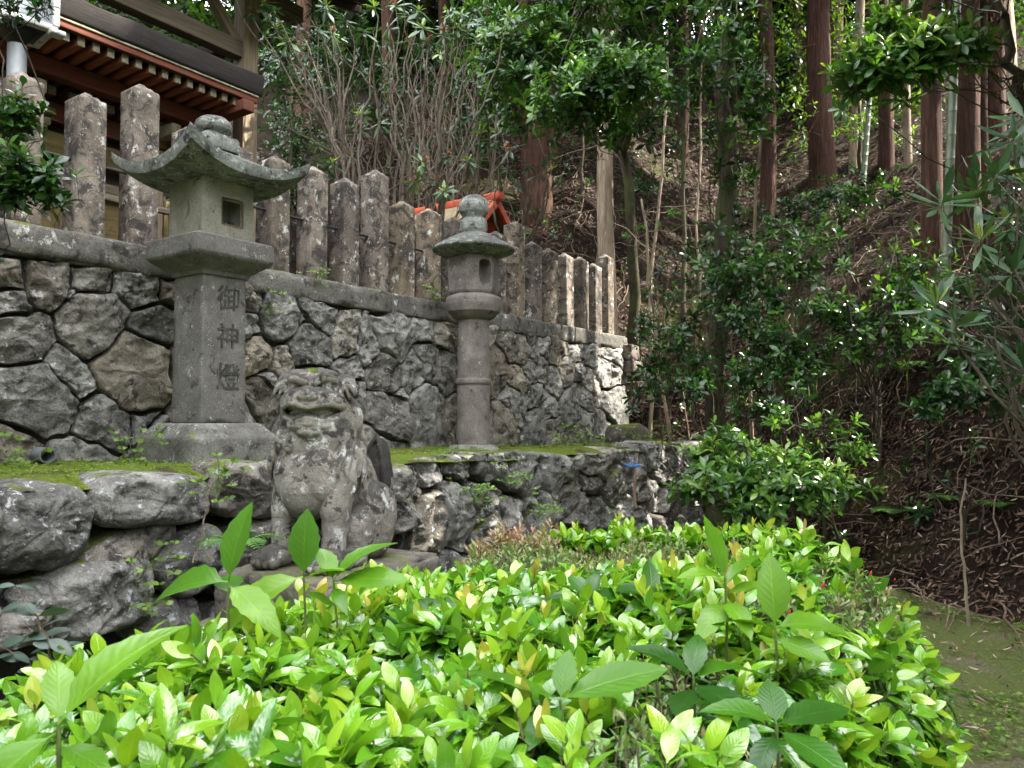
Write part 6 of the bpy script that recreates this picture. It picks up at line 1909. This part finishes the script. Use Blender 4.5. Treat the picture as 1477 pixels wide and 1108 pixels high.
def weed(p, n, size, label, spread=.08, up=.06, mat='l_clover', name='wall_weed', tpl=None, nrmv=(.5, -.6, .6)):
    o = empty(name, p, label, 'weed'); acc = Acc(); st = Acc()
    for _ in range(n):
        q = np.asarray(p) + r3.normal(0, spread, 3) * np.array([1, .6, .8]) + np.array([0, 0, up]) - WS * abs(r3.normal(0, .04))
        tubes(st, wobble_path(p, q, 4, .02), .0016, 4)
        for j in range(3):
            a = j * 2.1 + r3.random(); A = np.array([math.cos(a), math.sin(a) * .6, .3]); inst(acc, tpl or LEAF_FAR, [q], [A], [np.array(nrmv) + r3.normal(0, .3, 3)], [size * r3.uniform(.7, 1.2)], r3.uniform(.3, 1), [1.7])
    acc.build('leaves', M[mat], o); st.build('stems', M['stem_green'], o)


for px, py, s, n, lab in ((690, 722, -.16, 26, 'small fresh weed growing from a joint of the boulder wall below the round lantern'), (735, 700, -.16, 20, 'little green weed hanging on the boulder wall right of the round lantern'), (776, 740, -.15, 16, 'low green weed at the bottom of the boulder wall above the hedge'),
                          (795, 745, -.15, 14, 'pair-leaved weed beside the low green one at the foot of the boulder wall'), (312, 712, -.3, 18, 'wispy weed with dry stem in the gap between two big boulders'), (210, 820, -.25, 7, 'tiny round-leaved weed in the joint right of the biggest left boulder'), (205, 885, -.2, 10, 'small fern-like weed low between the left boulders'),
                          (388, 455, 1.42, 10, 'small bright weed on the tall wall beside the square lantern'), (455, 412, 1.45, 14, 'green tuft under the coping beside the square lantern'), (627, 435, 1.42, 12, 'green tuft on the coping just left of the round lantern')):
    t, z, D = pix_on_wall(px, py, s); weed(W(t, s, z), n, .034, lab)
for px, D, n, lab in ((30, 4.7, 14, 'clump of small leaves left of the drain pipe at the wall foot'), (190, 4.9, 24, 'dark leafy clump in the corner left of the square lantern base'), (840, 9.0, 26, 'bright weeds on the ledge edge right of the round lantern'), (815, 9.2, 16, 'sparse weeds on the ledge between the round lantern and the mossy rock'), (925, 9.6, 30, 'leafy weeds on the ledge beside the blue taped stake')):
    p = at(px, 655 if px < 300 else 640, D); p[2] = -.30; weed(p, n, .04, lab, .12, .07, name='ledge_weed')


def fern(p, n, L, label, mat='l_fern'):
    o = empty('fern', p, label, 'fern'); acc = Acc(); st = Acc()
    for k in range(n):
        a = k / n * 6.28 + r3.random() * .6; d = np.array([math.cos(a), math.sin(a), 0])
        f = np.linspace(0, 1, 16); pts = np.asarray(p) + d * (f * L)[:, None] + np.array([0, 0, 1]) * ((f * 1.1 - f ** 2 * 1.0) * L * .8)[:, None]
        tubes(st, pts, np.linspace(.003, .0012, 16), 4)
        side = np.cross(d, [0, 0, 1])
        for s_ in (-1, 1):
            w_ = np.sin(np.clip(f[2:] * .95 + .05, 0, 1) * math.pi) ** .7 * L * .27 + .01
            inst(acc, LEAF_MID, pts[2:], s_ * side + d * .45 + 0 * pts[2:], np.array([0, 0, 1.]) + d * .3 + 0 * pts[2:], w_, r3.uniform(.2, .9), np.full(14, .75))
    acc.build('fronds', M[mat], o); st.build('stalks', M['stem_green'], o)


def onhill(px, py): p = hit(px, py); return p + np.array([0, 0, .02])


for px, py, n, L, lab in ((1290, 745, 8, .26, 'green fern on the mossy part of the bank, right of the bright bush'), (1265, 715, 6, .22, 'small fern above the mossy patch of the bank'), (745, 345, 7, .4, 'light green fern on the slope behind the end of the pillar fence'), (1310, 540, 8, .45, 'dark fern in the shaded hollow of the bank'), (1440, 735, 6, .2, 'little fern at the right edge of the bank'), (1365, 725, 6, .22, 'fern beside the leafy stalk on the lower bank'), (1190, 800, 7, .25, 'fern in the shade just behind the right end of the hedge'), (330, 800, 5, .2, 'pale fern leaf behind the left sapling at the boulder wall')):
    p = onhill(px, py) if px > 400 else at(345, 790, 3.4)
    fern(p, n, L, lab)
b = onhill(1325, 765)
evergreen('young_evergreen', 'single upright young plant with dark drooping leaves on the lower bank', 'plant', b, [b + np.array([0, 0, .25])], .006, [(1327, 735, float(b[1]) - .05, 9, 10, 5)], leaf=.13, tint=(.0, .25), seed=60, nl=7, elev=(-50, 60))
b = onhill(1300, 650)
evergreen('bamboo_grass', 'small clump of bamboo grass with hanging leaves on the bank', 'plant', b, [b + np.array([0, 0, .2])], .004, [(1330, 655, float(b[1]) - .3, 28, 30, 22)], leaf=.17, tint=(.0, .3), seed=61, nl=4, tpl=L_LONG, elev=(-50, 20))

# mossy rock where the wall ends
p = at(905, 612, 10.6); o = empty('mossy_rock', (p[0], p[1], -.4), 'low moss-covered rock on the ground where the tall wall ends', 'rock')
acc = Acc(); ellip(acc, (0, 0, 0), (.28, .25, .2), 30, 2.8); V = np.concatenate(acc.V); V = V + nrm(V) * (fbm(V + 4, 4, 4, 4) * .06)[:, None]
a2 = Acc(); a2.add(place(V, (p[0], p[1], -.27), .4, 0, -.15), acc.Q[0]); rk = stone_mat('mossy_rock', moss=.85, mossmin=.45, c=((.04, .035, .03), (.09, .08, .065), (.16, .14, .11))); a2.build('rock', rk, o)
for px, py, D, r_, lab in ((868, 648, 9.2, .22, 'moss-topped rounded stone on the rim of the ledge, left of the blue taped stake'), (655, 655, 7.0, .2, 'flat golden-mossed stone on the rim of the ledge in front of the round lantern')):
    p = at(px, py, D); o = empty('mossy_rock', (p[0], p[1], -.45), lab, 'rock'); acc = Acc(); ellip(acc, (0, 0, 0), (r_, r_ * .8, r_ * .55), 24, 2.8); V = np.concatenate(acc.V); V = V + nrm(V) * (fbm(V + px, 5, 4, 4) * .05)[:, None]
    a2 = Acc(); a2.add(place(V, (p[0], p[1], -.42), .6), acc.Q[0]); a2.build('rock', rk, o)

# stake with blue tape
t, z, D = pix_on_wall(912, 672, -.13); p = W(t, -.16, z)
o = empty('marker_stake', p, 'thin grey stake tied with bright blue tape against the boulder wall', 'stake')
acc = Acc(); tubes(acc, wobble_path(p + np.array([.01, 0, -.45]), p + np.array([.02, .02, .14]), 8, .02, 2), .018, 8); acc.build('stake', M['twig'], o)
def ribbon(pts, w, name):
    pts = np.array(pts); acc = Acc(); n_ = np.array([.25, -.3, .9]); k = len(pts)
    a = pts + n_ * w / 2; b = pts - n_ * w / 2; bk = -WS * .004
    V = np.concatenate([a, b, a - bk, b - bk]); i = np.arange(k - 1)
    Q = np.concatenate([np.stack([i, i + 1, k + i + 1, k + i], -1), np.stack([2 * k + i, 3 * k + i, 3 * k + i + 1, 2 * k + i + 1], -1), np.stack([i, 2 * k + i, 2 * k + i + 1, i + 1], -1), np.stack([k + i, k + i + 1, 3 * k + i + 1, 3 * k + i], -1)])
    acc.add(V, Q); acc.build(name, M['blue'], o)
acc = Acc(); tubes(acc, [p + np.array([-.03, -.03, .0]), p + np.array([0, -.045, .0]), p + np.array([.05, -.02, .01])], .014, 8); acc.build('knot', M['blue'], o)
ribbon([at(912 + a, 672 + b, p[1] - .06) for a, b in ((0, 2), (2, -3), (4, -7), (2, -11), (4, -15))], .02, 'tape_end')
ribbon([at(912 + a, 672 + b, p[1] - .06) for a, b in ((0, 2), (-4, 1), (-8, -2), (-12, -2))], .018, 'tape_end')

# drain pipe in the foot of the tall wall
t, z, D = pix_on_wall(69, 657, 1.33); p = W(t, 1.33, z)
o = empty('drain_pipe', p, 'short grey plastic drain pipe sticking out at the foot of the tall wall', 'pipe')
u = np.linspace(0, 2 * math.pi, 28, endpoint=False); rings = []
for rr_, s_ in ((.05, 1.6), (.05, 1.33), (.042, 1.33), (.042, 1.55), (.0, 1.55)): rings.append(Wa(t + np.cos(u) * rr_, np.full(28, s_), z + np.sin(u) * rr_))
k = len(rings); i = np.arange(k - 1)[:, None] * 28; j = np.arange(28)[None]
acc = Acc(); acc.add(np.concatenate(rings), np.stack([i + j, i + 28 + j, i + 28 + (j + 1) % 28, i + (j + 1) % 28], -1).reshape(-1, 4)); oo = acc.build('pipe', M['pvc'], o); sharp_by_angle(oo, 40)
# dry vine stem hanging over the left boulders
o = empty('dry_vine', at(308, 700, 4.2), 'thin dry vine stem hanging down across the left boulders', 'vine')
acc = Acc(); tubes(acc, wobble_path(at(310, 690, 4.25), at(278, 812, 3.9), 12, .03, 3), .004, 5); acc.build('stem', M['twig'], o)
# ---------------------------------------------------------------- camera and light
cam = bpy.data.cameras.new('camera'); co = bpy.data.objects.new('camera', cam); COL.objects.link(co)
cam.sensor_width = 36; cam.lens = 36 * FPX / 1477; cam.clip_end = 1000; cam.clip_start = .03
co.location = (0, 0, 0); co.rotation_euler = (rad(90) + PITCH, 0, 0)
cam.dof.use_dof = True; cam.dof.focus_distance = 4.6; cam.dof.aperture_fstop = 9
C.scene.camera = co
w = bpy.data.worlds.new('World'); C.scene.world = w; w.use_nodes = True
nt = w.node_tree; g = G(nt)
bg = nt.nodes['Background']
sky = nt.nodes.new('ShaderNodeTexSky'); sky.sky_type = 'NISHITA'; sky.sun_disc = False
sky.sun_elevation = SUN_EL; sky.sun_rotation = math.atan2(SUN_D[0], SUN_D[1]); sky.air_density = 1.0; sky.dust_density = 2.5; sky.ozone_density = .6
hv = nt.nodes.new('ShaderNodeHueSaturation'); hv.inputs['Saturation'].default_value = .55
nt.links.new(sky.outputs[0], hv.inputs['Color'])
# bright broken cloud overhead
tc = nt.nodes.new('ShaderNodeTexCoord')
sx = nt.nodes.new('ShaderNodeSeparateXYZ'); nt.links.new(tc.outputs['Generated'], sx.inputs[0])
cl = g.math('MULTIPLY', g.step(g.noise(tc.outputs['Generated'], 2.6, 8, .6, .4), .40, .62), g.step(sx.outputs['Z'], .12, .5))
nt.links.new(g.mix(cl, hv.outputs['Color'], (24., 24., 24.)), bg.inputs['Color'])
bg.inputs['Strength'].default_value = .15
sl = bpy.data.lights.new('sun', 'SUN'); sl.energy = 5.0; sl.angle = rad(.55); sl.color = (1, .93, .80)
so = bpy.data.objects.new('sun', sl); COL.objects.link(so)
so.rotation_euler = Vector(-SUN_D).to_track_quat('-Z', 'Y').to_euler()
sc = C.scene
sc.view_settings.view_transform = 'Standard'; sc.view_settings.look = 'None'; sc.view_settings.exposure = 2.45; sc.view_settings.gamma = 1
sc.cycles.max_bounces = 8; sc.cycles.diffuse_bounces = 4; sc.cycles.transmission_bounces = 4; sc.cycles.transparent_max_bounces = 4
sc.cycles.use_denoising = True
sc.cycles.sample_clamp_indirect = 6
